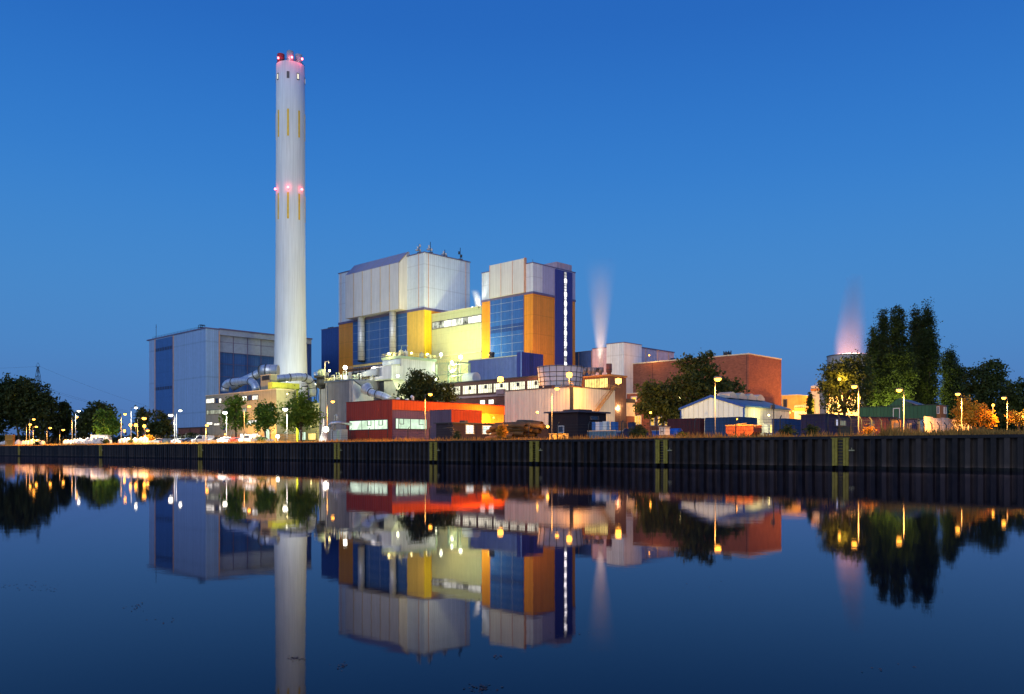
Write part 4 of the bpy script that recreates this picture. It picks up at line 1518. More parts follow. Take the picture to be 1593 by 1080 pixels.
for i, (a, b_, c_, _) in enumerate(pspec):
    Dp = 124 + (i % 3) * 1.1
    pa = arc(P3(*a, Dp - 1.5), P3(*b_, Dp), P3(*c_, Dp + 5), 8)
    o_ = MB().tube(pa, .36, 16, cap=False).build('large_pipe', pipe_m)
    tag(o_, plab[i], 'pipe', pg)
    MB().tube([Vector(pa[0]), Vector(pa[0]) + (Vector(pa[1]) - Vector(pa[0])).normalized() * .35], .40, 16, cap=False).build('socket', pipe_m, o_)
    MB().tube([Vector(pa[1]), Vector(pa[2])], .28, 12, cap=True).build('bore_shade_plug', black, o_)  # black plug stands for the shade inside the open pipe

# timber trestles
for k, (px, lb) in enumerate(((860, 'left pale timber trestle by the dark cabin'), (869, 'middle pale timber trestle by the dark cabin'), (878.5, 'right pale timber trestle by the dark cabin'))):
    b_ = Bd('timber_trestle', lb, 'trestle', px, 119, 'timber trestles by the cabin')
    wood = mat('pale timber', (.50, .36, .14), .8, var=.2)
    b_.add('top_board', wood, MB().box(-.35, .35, -.45, .45, 1.0, 1.12))
    for yy in (-.32, .32):
        b_.add('leg', wood, MB().box(-.3, .3, yy - .09, yy + .09, 0, 1.0))
# rubbish skips
skm = mat('faded blue skip paint', (.03, .10, .26), .5, var=.3, vscale=1.2, streak=.3)


def skip(name, label, px, D, ln, wd, h, m, rim, flip=1, cargo=None):
    s = Bd(name, label, 'skip', px, D)
    b = MB()
    # hull: longer at the top, sloping ends
    sl = .9
    q = [(-.0 + sl, 0, .15), (-.0 + sl, wd, .15), (0, wd, h), (0, 0, h)]
    L0, L1 = 0, ln
    v = lambda x, y, z: (y, -x, z)
    t = .08
    for y0, y1 in ((0, t), (wd - t, wd)):
        b.prism([(-(L0 + sl), .15), (-(L1 - sl), .15), (-L1, h * .55), (-L1, h), (-L0, h), (-L0, h * .55)], 'x', y0, y1)
    b.hexa([(0, -(L0 + sl), .15), (wd, -(L0 + sl), .15), (wd, -(L1 - sl), .15), (0, -(L1 - sl), .15), (0, -(L0 + sl), .23), (wd, -(L0 + sl), .23), (wd, -(L1 - sl), .23), (0, -(L1 - sl), .23)])
    for a, c in ((L0, L0 + sl), (L1, L1 - sl)):
        d = .08 if a == L0 else -.08
        b.hexa([(t, -c, .15), (wd - t, -c, .15), (wd - t, -c - d, .15), (t, -c - d, .15), (t, -a, h * .55), (wd - t, -a, h * .55), (wd - t, -a - d, h * .55), (t, -a - d, h * .55)])
        b.box(t, wd - t, -a, -a - d, h * .55, h - .3 if a == L1 else h)
    s.add('hull', m, b)
    r = MB()
    r.box(-.07, .09, -L1, -L0, h, h + .1).box(wd - .09, wd + .07, -L1, -L0, h, h + .1)
    s.add('rim', rim, r)
    rb = MB()
    for i in range(1, 7):
        y = -L0 - sl * .8 - (L1 - L0 - 1.6 * sl) * i / 7
        rb.box(-.07, 0, y - .05, y + .05, .25, h)
        rb.box(wd, wd + .07, y - .05, y + .05, .25, h)
    s.add('ribs', m, rb)
    lg = MB()
    for y in (-L0 - sl - .3, -L1 + sl + .3):
        lg.rod((-.1, y, h * .55), (wd + .1, y, h * .55), .08, 8)
    s.add('lifting_pin', steel, lg)
    if cargo: cargo(s, ln, wd, h)
    return s


rimw = mat('pale worn rim', (.35, .33, .28), .6)


def wooden_cargo(s, ln, wd, h):
    rr = random.Random(9)
    wm = mat('scrap timber', (.5, .33, .12), .8, var=.25)
    q = MB()
    for i in range(26):
        x, y = rr.uniform(.3, wd - .4), -rr.uniform(.5, ln - .6)
        a = rr.uniform(0, 3.1)
        z = h - .35 + rr.uniform(0, .5)
        l_ = rr.uniform(.4, .9)
        q.tube([(x - math.cos(a) * l_, y - math.sin(a) * l_, z - rr.uniform(-.2, .3)), (x + math.cos(a) * l_, y + math.sin(a) * l_, z)], .08, 4)
    s.add('load', wm, q)


skip('rubbish_skip', 'large faded blue open skip with junk on top', 914, 125, 5.3, 2.2, 1.55, skm, rimw)
for k, (px, py, D, sz, col, lb) in enumerate(((932, 659.5, 126, .62, (.50, .60, .72), 'pale blue box on the left of the blue skip'), (943, 658.5, 126, .62, (.46, .60, .66), 'second pale box on the blue skip'),
                                              (956, 659, 127, .66, (.05, .17, .45), 'blue box on the right end of the blue skip'), (983, 661, 128, .7, (.03, .04, .09), 'dark navy box beyond the tarpaulin heap'),
                                              (926, 659, 128, .6, (.04, .14, .4), 'dark blue box behind the pale box on the skip'), (970, 660, 130, .6, (.35, .14, .05), 'rusty box between skip and navy box'))):
    m_ = mat('box paint %d' % k, col, .5, var=.1)
    zb0 = GZ + 1.66
    o_ = tag(MB().box(-sz * .62, sz * .62, -sz * .6, sz * .6, 0, max(.5, PZ(py - 2.2, D) - zb0)).build('storage_box', m_, loc=(PX(px, D), D, zb0 if k not in (3, 5) else GZ + .02 + (0)), rz=TH), lb, 'box', 'boxes around the blue skip')
    hh = max(.5, PZ(py - 2.2, D) - zb0)
    if k in (3, 5):
        o_.data.vertices.foreach_set('co', [c for v in o_.data.vertices for c in (v.co.x, v.co.y, PZ(py - 3, D) - GZ if v.co.z > .1 else 0)])
        hh = PZ(py - 3, D) - GZ
    MB().box(-sz * .66, sz * .66, -sz * .64, sz * .64, hh, hh + .06).build('lid', wframew if k < 2 else steel, o_)
# tarpaulin heap
tp = Bd('tarpaulin_heap', 'dark navy tarpaulin over a heap right of the blue skip', 'tarpaulin', 958, 122)
vv, ff = [], []
nx_, ny_ = 22, 12
for i in range(nx_ + 1):
    for j in range(ny_ + 1):
        u, v_ = i / nx_, j / ny_
        e_ = min(1, min(u, 1 - u) * 5) ** .6 * min(1, min(v_, 1 - v_) * 4) ** .6
        vv.append((v_ * 2.6, -u * 4.8, e_ * (1.75 + .16 * math.sin(u * 17) * math.cos(v_ * 9) + .12 * math.sin(u * 5 + 2))))
for i in range(nx_):
    for j in range(ny_):
        a = i * (ny_ + 1) + j
        ff.append([a, a + 1, a + ny_ + 2, a + ny_ + 1])
q = MB()
q.v, q.f = vv, ff
q.smooth = set(range(len(ff)))
tp.add('sheet', mat('navy tarpaulin', (.010, .012, .035), .55), q)
q = MB()
for u in (.2, .5, .8):
    q.tube([(v_ * 2.6, -u * 4.8, min(1, min(v_, 1 - v_) * 4) ** .6 * (1.8 + .16 * math.sin(u * 17) * math.cos(v_ * 9) + .12 * math.sin(u * 5 + 2)) + .03) for v_ in [k / 10 for k in range(11)]], .025, 4)
tp.add('ropes', rimw, q)
# white crate on a mound, blue tanks
cr = Bd('white_crate', 'white crate with H shaped battens above the quay ladder', 'crate', 1025.5, 112)
cr.box('body', mat('white crate board', (.72, .68, .60), .7), 0, 1.1, -.95, .0, .78, 1.78)
q = MB().box(-.04, 0, -.68, -.62, .85, 1.7).box(-.04, 0, -.30, -.24, .85, 1.7).box(-.04, 0, -.68, -.24, 1.22, 1.29)
cr.add('battens', steel, q)
cr.box('lid', rimw, -.06, 1.16, -1.05, .08, 1.78, 1.88)
cr.add('mound', mat('straw mound', (.26, .18, .08), .95, bump=1, vscale=5), MB().lathe([(1.35, 0), (1.2, .35), (.85, .68), (.5, .78)], 20, .55, -.48))
bt = Bd('blue_tank', 'bright blue tank between white crate and red container', 'tank', 1039.5, 122)
bt.add('body', mat('bright blue paint', (.02, .11, .46), .45), MB().tube([(.8, .0, 1.25), (.8, -1.5, 1.25)], .72, 18))
bt.add('cradle', steel, MB().box(.1, 1.5, -.35, -.15, 0, .9).box(.1, 1.5, -1.35, -1.15, 0, .9))
bb2 = Bd('blue_bin', 'blue wheeled bin with pale end left of the white crate', 'bin', 1015, 120)
bb2.add('body', mat('bright blue paint', (.02, .11, .46)), MB().hexa([(.1, -.8, .25), (.9, -.8, .25), (.9, 0, .25), (.1, 0, .25), (0, -.95, 1.5), (1, -.95, 1.5), (1, .1, 1.5), (0, .1, 1.5)]))
bb2.add('lid', rimw, MB().box(-.05, 1.05, -1, .15, 1.5, 1.58))
for yy in (-.7, -.1): bb2.add('wheel', rubber, MB().tube([(.05, yy, .13), (.2, yy, .13)], .13, 10))

# ---------------------------------------------------------------- containers


def container(label, pxc, D, pxl, pxr, pyt, col, name='shipping_container', open_=False):
    s = Bd(name, label, 'container', pxc, D, 'shipping containers in the yard')
    y1 = s.ya(pxl) if pxl < pxc else 2.44
    x1 = s.xa(pxr) if pxr > pxc else 2.44
    h = s.z(pyt)
    m = mat('container paint %.2f %.2f' % (col[0], col[2]), col, .5, clad=.35, var=.12, streak=.25)
    s.box('body', m, .04, x1 - .04, .04, y1 - .04, .12, h - .08)
    q = MB()
    for x in (0, x1 - .14):
        for y in (0, y1 - .14): q.box(x, x + .14, y, y + .14, 0, h)
    for z in (0, h - .12):
        q.box(0, x1, 0, .1, z, z + .12).box(0, x1, y1 - .1, y1, z, z + .12).box(0, .1, 0, y1, z, z + .12).box(x1 - .1, x1, 0, y1, z, z + .12)
    s.add('corner_frame', m, q)
    d = MB()
    dy = min(y1, 2.44)
    for i in range(4):
        y = .25 + i * (dy - .5) / 3
        d.rod((-.03, y, .2), (-.03, y, h - .2), .025, 5)
    s.add('lock_rods', steel, d)
    return s


container('dark red container behind the dry grass and white crate', 1089, 132, 1038, 1096, 650.5, (.11, .02, .018))
container('long slate blue container behind the tall lamp post', 1150, 128, 1096.5, 1178, 648.5, (.03, .07, .16))
container('blue container whose right side is grey, right of the hall', 1221, 118, 1201, 1249, 651, (.02, .06, .19))
rsk = skip('rubbish_skip', 'rusty orange skip full of scrap timber before the blue container', 1129, 109, 3.9, 2.3, 1.9, mat('rusty skip paint', (.26, .07, .03), .6, var=.35, vscale=2), mat('bright orange rim', (.8, .42, .10), .6), cargo=wooden_cargo)

# ---------------------------------------------------------------- blue and white gabled hall
Hh = Bd('gabled_hall', 'white gabled hall with blue trim and blue roof', 'building', 1158, 172)
yl, xr = Hh.ya(1058.5), Hh.xa(1228)
ze = Hh.z(632)
zr = Hh.z(616.5, 0, yl / 2)
hw = mat('pale hall sheet', (.46, .66, .78), .5, clad=1.2, var=.03)
Hh.add('gable_wall', hw, MB().prism([(0, 0), (yl, 0), (yl, ze), (yl / 2, zr), (0, ze)], 'x', 0, .3))
Hh.add('side_wall', mat('lamplit hall sheet', (.70, .68, .55), .5, clad=1.2), MB().box(.3, xr, .0, .3, 0, ze - .02).box(.3, xr, yl - .3, yl, 0, ze - .02).box(xr - .3, xr, .3, yl - .3, 0, ze))  # floodlit yellow-white of the side wall put into its colour
rf = MB()
for s_ in (0, 1):
    e_, r_ = (0 - .3, yl / 2) if s_ == 0 else (yl + .3, yl / 2)
    rf.hexa([(-.2, e_, ze - .1), (xr + .3, e_, ze - .1), (xr + .3, r_, zr), (-.2, r_, zr), (-.2, e_, ze + .12), (xr + .3, e_, ze + .12), (xr + .3, r_, zr + .22), (-.2, r_, zr + .22)])
ro = Hh.add('roof', mat('blue grey roof sheet', (.10, .20, .34), .5, clad=.9), rf)
btm = mat('blue trim', (.02, .07, .35), .5)
q = MB()
for e_ in (-.3, yl + .3):
    q.hexa([(-.3, e_, ze - .35), (-.2, e_, ze - .35), (-.2, yl / 2, zr - .25), (-.3, yl / 2, zr - .25), (-.3, e_, ze + .14), (-.2, e_, ze + .14), (-.2, yl / 2, zr + .26), (-.3, yl / 2, zr + .26)])
q.box(-.08, .0, -.05, .3, 0, ze - .3).box(-.08, 0, yl - .3, yl + .05, 0, ze - .3)
Hh.add('blue_trim', btm, q)
q = MB()
for i in range(4):
    x = 3 + i * 4.2
    pr = [(x, zr - .3)] + [(x + 3.2 * t, zr + .15 + 1.1 * math.sin(math.pi * (.15 + .85 * t)) * .8) for t in [k / 8 for k in range(9)]] + [(x + 3.2, zr - .3)]
    MB().prism(pr, 'y', yl / 2 - 2.6, yl / 2 + .4).build('skylight', mat('milky skylight', (.55, .50, .42), .4), ro)
Hh.box('gutter', coping, .3, xr, -.18, -.02, ze - .35, ze - .15)
for p0, p1 in ((1187.5, 1193.5), (1196.5, 1202.5)):
    Hh.win('v', p0, p1, Hh.zv(1190, 673), Hh.zv(1190, 660.5), g_yel if p0 > 1190 else glow('cream lit window', (1, .95, .6), 1.3, .3), wframew, nm=0, nh=0, fw=.1)
# floodlight and speaker on a pole near the hall
# ---------------------------------------------------------------- dark blue shed, green building
X_ = Bd('dark_blue_shed', 'dark blue shed with one lit window near the right ladder', 'shed', 1284, 104)
xs = [X_.xa(1335)]
X_.box('wall', mat('dark navy boards', (.012, .013, .055), .6, clad=.5), 0, X_.xa(1335), 0, 3.2, 0, X_.z(645))
X_.box('roof', roofm, -.2, X_.xa(1335) + .2, -.2, 3.4, X_.z(645), X_.z(643.6))
X_.win('v', 1298.5, 1302, X_.zv(1300, 662.5), X_.zv(1300, 653), glow('cool lit pane', (.7, .75, 1), .9), wframe, fw=.06)
X_.win('v', 1305, 1314, X_.zv(1310, 662), X_.zv(1310, 655), g_dim, wframe, nm=2, fw=.06)
X_.add('door', mat('olive door', (.05, .055, .03), .7), MB().box(X_.xa(1303), X_.xa(1326), -.12, 0, 0, X_.zv(1312, 663.4) - .0))
Gr = Bd('green_building', 'long dark green building with small gable and white outlined door', 'building', 1457, 160)
yl = Gr.ya(1335)
zt = Gr.z(630)
gm = mat('dark green boards', (.035, .105, .05), .6, clad=.7, var=.05)
Gr.box('wall', gm, 0, 7, 0, yl, 0, zt)
ya_, yb_ = Gr.ya(1420), Gr.ya(1385)
Gr.add('gable', gm, MB().prism([(ya_, zt), (yb_ + .6, zt), (yb_ - 1.0, Gr.zu(1392, 623.5)), ((ya_ + yb_) / 2 + .9, Gr.zu(1398, 620.8)), ((ya_ + yb_) / 2, Gr.zu(1401, 620.8)), (ya_ - .0, Gr.zu(1418, 629.5))], 'x', -.1, 4))
Gr.add('gable_roof', mat('grey roof sheet', (.16, .17, .20), .5), MB().prism([(ya_ - .9, zt + .02), ((ya_ + yb_) / 2 + .4, Gr.zu(1398, 620.8)), ((ya_ + yb_) / 2 + .4, Gr.zu(1398, 620.2)), (ya_ - 1.1, zt + .15)], 'x', -.3, 6))
q = MB()
d0, d1 = Gr.ya(1399.5), Gr.ya(1390)
zd = Gr.zu(1395, 635.3)
q.box(-.12, .0, d0 - .06, d0 + .06, 0, zd).box(-.12, 0, d1 - .06, d1 + .06, 0, zd).box(-.12, 0, d0, d1, zd - .08, zd + .06)
dr = Gr.add('door', gm, MB().box(-.06, 0, d0, d1, 0, zd))
q.build('frame', wframew, dr)
Gr.box('roof_edge', steel, -.15, 7.1, -.1, yl + .1, zt, zt + .12)
Gw = Bd('timber_cabin', 'small brown timber cabin end with two narrow windows', 'cabin', 1463, 158)
Gw.box('wall', mat('amber boards', (.22, .11, .04), .8, clad=.3), 0, Gw.xa(1472), 0, Gw.ya(1457), 0, Gw.z(630.5))
Gw.win('u', 1458.5, 1461, Gw.z(643), Gw.z(633), glassm, wframew, fw=.08)
Gw.win('v', 1468, 1470.5, Gw.zv(1469, 643.5), Gw.zv(1469, 634), glassm, wframew, fw=.08)
# white hoarding and huts behind the fence at the right
hm = mat('pale hoarding sheet', (.55, .45, .42), .6, clad=1.4, streak=.15)
q = MB()
P0, P1 = (PX(1438, 122), 122), (PX(1512, 136), 136)
hd = empty('hoarding', 'pale hoarding of tall sheets behind the fence at the right', 'hoarding', (P0[0], P0[1], GZ), math.atan2(P1[1] - P0[1], P1[0] - P0[0]))
ln = math.hypot(P1[0] - P0[0], P1[1] - P0[1])
for i in range(6):
    a, c = ln * i / 6, ln * (i + 1) / 6 - .12
    MB().box(a, c, 0, .08, .05, PZ(649.5, 126) - GZ - .15 * (i % 2)).build('panel', hm, hd)
for (px, D, w_, d_, pyt, col, lb, nm_) in (
        (1334, 118, 6.5, 3, 648, (.28, .07, .05), 'dark red hut with sloping roof right of the navy shed', 'red_hut'),
        (1374, 121, 2.2, 2, 650.5, (.60, .40, .36), 'pinkish hut between two lamp posts by the fence', 'pink_hut'),
        (1386, 119, 1.7, 2, 651, (.62, .30, .08), 'narrow orange cabinet by the fence', 'orange_cabinet'),
        (1404, 124, 2.6, 2.4, 651, (.03, .035, .12), 'dark navy hut right of the tall lamp post', 'navy_hut'),
        (1417, 126, 1.0, 1.2, 660, (.55, .40, .38), 'small pale cabinet beside the navy hut', 'pale_cabinet'),
        (1432, 130, 1.5, 2, 651, (.40, .55, .60), 'pale turquoise hut left of the hoarding', 'turquoise_hut'),
        (1423.5, 128, .9, 2, 653, (.55, .45, .20), 'ochre locker left of the turquoise hut', 'ochre_locker')):
    s = Bd(nm_, lb, 'hut' if 'hut' in nm_ else 'cabinet', px, D, rot=math.radians(14))
    h = s.z(pyt)
    m_ = mat('paint ' + nm_, col, .6, clad=.6, streak=.2)
    s.box('body', m_, 0, w_, 0, d_, 0, h - .12)
    s.add('roof', steel, MB().hexa([(-.15, -.2, h - .12), (w_ + .15, -.2, h - .12), (w_ + .15, d_ + .2, h - .02), (-.15, d_ + .2, h - .02), (-.15, -.2, h - .02), (w_ + .15, -.2, h - .02), (w_ + .15, d_ + .2, h + .1), (-.15, d_ + .2, h + .1)]))
    s.add('door', mat('door paint', (.2, .16, .14), .6), MB().box(w_ * .3, w_ * .3 + min(.8, w_ * .5), -.05, 0, .02, h * .8))

# ---------------------------------------------------------------- trees
def leafmat(name, col, var=.45):
    return mat(name, col, .6, var=var, vscale=.5, spec=.25, leaf=True)


LF = leafmat('dark leaves', (.044, .064, .016))
LFO = leafmat('lamplit green leaves', (.10, .19, .02))  # brightness under the white lamps put into the leaf colour
LFP = leafmat('poplar leaves', (.032, .050, .011))
LFB = leafmat('lamplit golden leaves', (.55, .27, .025))  # orange lamplight on the bushes put into the leaf colour


def leaves(ell, n_cl, per_cl, size, crad, rng, shell=.55, up=0):
    """clumps of small leaf faces spread through a set of ellipsoids"""
    vol = np.array([e[3] * e[4] * e[5] for e in ell])
    pick = rng.choice(len(ell), n_cl, p=vol ** .8 / (vol ** .8).sum())
    E_ = np.array([e[:6] for e in ell])[pick]
    d = rng.normal(size=(n_cl, 3))
    d /= np.linalg.norm(d, axis=1)[:, None]
    rad = (shell + (1 - shell) * rng.random(n_cl)) ** .8
    rad *= 1 + .12 * rng.normal(size=n_cl)
    c = E_[:, :3] + d * E_[:, 3:6] * rad[:, None]
    cr = crad * (.5 + rng.random(n_cl))
    n = n_cl * per_cl
    cc = np.repeat(c, per_cl, 0)
    rr = np.repeat(cr, per_cl)
    off = rng.normal(size=(n, 3)) * rr[:, None] * np.array([.6, .6, .42 + up])
    p = cc + off
    a = rng.normal(size=(n, 3)); a /= np.linalg.norm(a, axis=1)[:, None]
    b = rng.normal(size=(n, 3)); b -= a * (a * b).sum(1)[:, None]; b /= np.linalg.norm(b, axis=1)[:, None]
    s = size * 1.25 * (.55 + .9 * rng.random(n))[:, None]
    v = np.stack([p - a * s, p - b * s * .55, p + a * s, p + b * s * .55], 1)
    return v, c


def tree(name, label, px, D, ell, size=.33, dens=1., m=None, trunk=None, seed=0, group=None, per=16, crad=1.0, shell=.5, bare=False, cat='tree', limbs=9):
    """ell: crown lobes as (px, py, rx, ry) at the distance of the tree"""
    rng = np.random.default_rng(seed + 100)
    k = D / F
    base = (PX(px, D), D, GZ)
    L = []
    area = 0
    for (ex, ey, rx, ry) in ell:
        yo = rng.uniform(-.3, .3) * rx * k
        L.append(((ex - px) * k, yo, PZ(ey, D) - GZ, rx * k, rx * k * .85, ry * k))
        area += rx * ry * k * k
    n_cl = int(max(12, area * 3.6 * dens / (crad ** 2 * .55)))
    v, c = leaves(L, n_cl, per, size, crad, rng, shell)
    # nothing may grow under the ground
    v[:, :, 2] = np.maximum(v[:, :, 2], .1)
    root = empty(name, label, cat, base, 0, group)
    npmesh('crown', v, 4, m or LF, root)
    top = max(e[2] for e in L)
    cx_ = sum(e[0] * e[3] for e in L) / sum(e[3] for e in L)
    tr = trunk or max(.14, .018 * (top + 2))
    q = MB()
    lo = min(e[2] - e[5] for e in L)
    fork = max(1.2, min(lo + .2 * (top - lo), top * .5))
    q.tube([(0, 0, 0), (.02 * top, 0, fork * .5), (cx_ * .25, 0, fork)] + [(cx_ * .8, 0, top)], [tr * 1.25, tr, tr * .8, tr * .25], 8)
    idx = rng.choice(len(c), min(len(c), limbs), replace=False)
    for i in idx:
        e_ = c[i]
        st_ = np.array([cx_ * .25, 0, fork * (.7 + .5 * rng.random())])
        mid = (st_ + e_) / 2 + np.array([0, 0, .12 * top * rng.random()])
        q.tube([tuple(st_), tuple(mid), tuple(e_)], [tr * .5, tr * .3, tr * .08], 6)
    q.build('trunk', trunkm, root)
    return root


G1 = 'dark trees at the left end'
tree('broad_tree', 'huge dark broad tree filling the left edge', 28, 300, [(30, 628, 44, 36), (8, 622, 40, 34), (52, 640, 30, 36), (-20, 640, 40, 40), (30, 605, 26, 18), (60, 655, 26, 24)], .42, 1.3, seed=1, crad=1.5)
tree('dark_tree', 'slim dark tree between the huge tree and the round one', 101, 310, [(101, 652, 14, 24), (100, 636, 7, 12), (92, 664, 14, 16)], .38, 1.2, seed=2)
tree('dark_tree', 'round topped dark tree behind the white caravan', 150, 305, [(156, 645, 20, 20), (140, 656, 18, 20), (168, 662, 14, 16), (125, 664, 14, 14)], .4, 1.3, seed=3, crad=1.2)
tree('lit_tree', 'light green tree lit from the right behind the caravan', 163, 232, [(163, 658, 14, 20), (175, 666, 10, 13)], .36, 1., m=LFO, seed=4)
tree('dark_tree', 'small amber lit tree behind the big orange lamp', 222, 300, [(222, 647, 11, 14), (215, 662, 10, 12)], .36, 1., seed=5)
tree('dark_tree', 'dark round bush tree at the foot of the bunker building', 248, 285, [(247, 655, 13, 15), (256, 668, 15, 15), (240, 670, 12, 13)], .36, 1.3, seed=6, crad=1.2)
tree('young_tree', 'leftmost of the lit green trees before the offices', 366, 184, [(366, 628, 14, 16), (360, 648, 17, 18), (374, 655, 12, 14)], .22, 1.15, m=LFO, seed=7, shell=.2, crad=.8)
tree('young_tree', 'middle one of the lit green trees before the offices', 412, 178, [(412, 638, 17, 18), (407, 655, 18, 16), (424, 650, 12, 16)], .22, 1.15, m=LFO, seed=8, shell=.2, crad=.8)
tree('young_tree', 'largest brightest green tree before the chimney foot', 468, 171, [(466, 640, 24, 24), (480, 648, 18, 20), (455, 655, 18, 16), (468, 620, 12, 14)], .22, 1.2, m=LFO, seed=9, shell=.2, crad=.8)
tree('spreading_tree', 'dark spreading tree above the roof of the red building', 668, 246, [(655, 592, 26, 13), (640, 606, 24, 13), (668, 606, 30, 14), (697, 605, 16, 10), (690, 618, 22, 9), (650, 620, 32, 9), (648, 581, 14, 6)], .32, 1.2, seed=10, shell=.25, crad=1.0, per=14)
tree('great_tree', 'great dark tree in front of the brick building', 1072, 186, [(1070, 600, 34, 26), (1030, 620, 34, 26), (1088, 572, 26, 18), (1110, 600, 34, 22), (1050, 640, 40, 20), (1140, 606, 18, 12), (1068, 562, 14, 10), (1010, 605, 20, 14), (1005, 634, 18, 14), (1100, 556, 12, 8), (1085, 638, 30, 22)], .27, 1.15, seed=11, crad=1.0, shell=.3, per=18, limbs=14)
tree('amber_tree', 'round tree lit amber from behind beside the poplars', 1312, 190, [(1312, 590, 30, 26), (1295, 600, 22, 26), (1330, 600, 24, 30), (1330, 628, 12, 16), (1285, 620, 10, 16), (1322, 572, 26, 20), (1300, 582, 24, 20), (1340, 564, 18, 14), (1345, 595, 16, 34), (1308, 634, 26, 12), (1290, 606, 18, 18)], .22, .8, seed=12, shell=.3, crad=.9)
tree('amber_tree', 'thin climbing shrub on the square cream tower', 1259, 200, [(1259, 625, 3.5, 12), (1260, 640, 3, 8)], .2, .9, seed=13, crad=.4)
PP = 'tall poplars at the right'
for i, (px, top, w_, lb, D) in enumerate(((1359, 507, 12, 'leftmost slim poplar of the tall row', 226), (1376, 479, 12, 'second poplar from the left, tall and narrow', 240), (1398, 476, 21, 'broad poplar in the middle, lit green at its foot', 222),
                                       (1427, 480, 15, 'tall poplar just right of the broad middle one', 236), (1444, 474, 17, 'tallest poplar, right of the group', 228), (1479, 541, 16, 'short separate poplar right of the tall group', 214))):
    top += 6
    H = 652 - top
    ell = []
    rng = random.Random(i)
    for t in (.12, .26, .4, .54, .68, .82, .93):
        ww = w_ * 1.12 * (1.0 if t < .6 else (1 - (t - .6) * 1.7)) * (.85 + .25 * rng.random())
        ell.append((px + rng.uniform(-2.5, 2.5), 652 - H * t, ww, H * .13))
    tree('poplar', lb, px, D, ell, .18, 2.3, m=LFP, seed=20 + i, group=PP, crad=.8, shell=.35, per=18)
tree('dark_tree', 'wide dark tree right of the short poplar', 1525, 250, [(1520, 590, 26, 24), (1545, 580, 20, 18), (1510, 620, 30, 26), (1545, 620, 30, 34), (1550, 566, 10, 8)], .34, 1.3, seed=31, crad=1.2)
tree('dark_tree', 'dark tree cut off by the right edge of the picture', 1592, 240, [(1588, 612, 22, 24), (1572, 635, 20, 24), (1605, 630, 24, 30)], .33, 1.3, seed=32, crad=1.2)
tree('golden_bush', 'golden orange lit bush under the right street lamp', 1508, 128, [(1506, 640, 14, 16), (1524, 646, 18, 16), (1500, 652, 14, 12), (1540, 655, 12, 10), (1488, 640, 9, 3), (1496, 625, 6, 9)], .15, 1.2, m=LFB, seed=33, crad=.55, cat='bush', shell=.3)
tree('golden_bush', 'small golden bush at the right edge near the white lamp', 1586, 116, [(1586, 652, 12, 9), (1578, 646, 6, 7)], .15, 1.1, m=LFB, seed=34, crad=.5, cat='bush')
for i, (px, py, rx, ry, D, lb, mm) in enumerate((
        (993, 672, 11, 10, 106, 'dark green bush at the quay edge left of the white crate', LF), (1225, 672, 9, 11, 86, 'dark bush hanging over the wall edge below the blue container', LF),
        (1263, 672, 8, 9, 84, 'dark bush hanging over the wall edge left of the right ladder', LF), (407, 685, 4, 5, 158, 'small dark shrub on the quay edge before the offices', LF),
        (711, 677, 3, 5, 118, 'small olive shrub on the quay edge beside the steel stairs', LF), (781, 670, 6, 10, 112, 'golden leafy shrub in front of the pipe heap', LFB),
        (1350, 670, 6, 4, 84, 'low golden weed near the right ladder', LFB), (230, 683, 8, 6, 205, 'amber lit shrub behind the fence beside the cars', LFB),
        (58, 689, 3, 3, 222, 'tiny dark shrub between the white bags', LF), (165, 687, 4, 3, 206, 'tiny dark shrub below the caravan', LF), (205, 687, 4, 3.5, 200, 'tiny dark shrub right of the white bags', LF),
        (1060, 676, 6, 4, 100, 'low olive bush before the red container', LF))):
    tree('shrub', lb, px, D, [(px, py, rx, ry), (px + rx * .4, py + ry * .3, rx * .7, ry * .7), (px - rx * .5, py + ry * .35, rx * .6, ry * .6)], .10 if D < 130 else .16, 1.2, m=mm, seed=50 + i, crad=.32 if D < 130 else .5, cat='shrub', trunk=.05, limbs=5)
# distant line of trees
for i, (px, py, rx, ry, lb) in enumerate(((1236, 628, 7, 10, 'tiny far tree right of the yellow annex'), (1570, 645, 16, 16, 'low far tree behind the golden bush at the right'))):
    tree('far_tree', lb, px, 330, [(px, py, rx, ry), (px + 3, py + 8, rx, ry)], .5, 1.2, seed=80 + i, crad=1.4)

# ---------------------------------------------------------------- fence
fm = mat('fence steel', (.035, .04, .04), .5, metal=.3)
fn = empty('security_fence', 'long wire fence with bent top posts along the quay', 'fence', (0, 0, GZ))
off = 8.5


def quay_pt(px, o_=off):
    r = (px - CX) / F
    X0, Y0 = WX + o_ * CS, WY + o_ * SN
    y = (X0 - r * Y0) / (SN + r * CS)
    return Vector((X0 - y * SN, Y0 + y * CS, 0))


pa, pb = quay_pt(-60), quay_pt(1288)
pc = Vector((PX(1503, 118), 118, 0))
wires = MB()
posts = []
L1 = (pb - pa).length
n1 = 64
for i in range(n1 + 1):
    t = i / n1
    posts.append(pa.lerp(pb, t))
for i in range(1, 17):
    posts.append(pb.lerp(pc, i / 16))
fh = 2.05
for i, p in enumerate(posts):
    d = Vector((CS, SN, 0)) if i <= n1 else Vector((.5, -.85, 0)) * -1
    MB().tube([tuple(p), tuple(p + Vector((0, 0, fh))), tuple(p + d * .32 + Vector((0, 0, fh + .38)))], .06, 6).build('post', fm, fn)
for a, b_ in zip(posts[:-1], posts[1:]):
    for z in (.1, .5, .9, 1.3, 1.7, 2.02):
        wires.tube([tuple(a + Vector((0, 0, z))), tuple(b_ + Vector((0, 0, z)))], .014, 3, cap=False)
wires.build('wires', fm, fn)

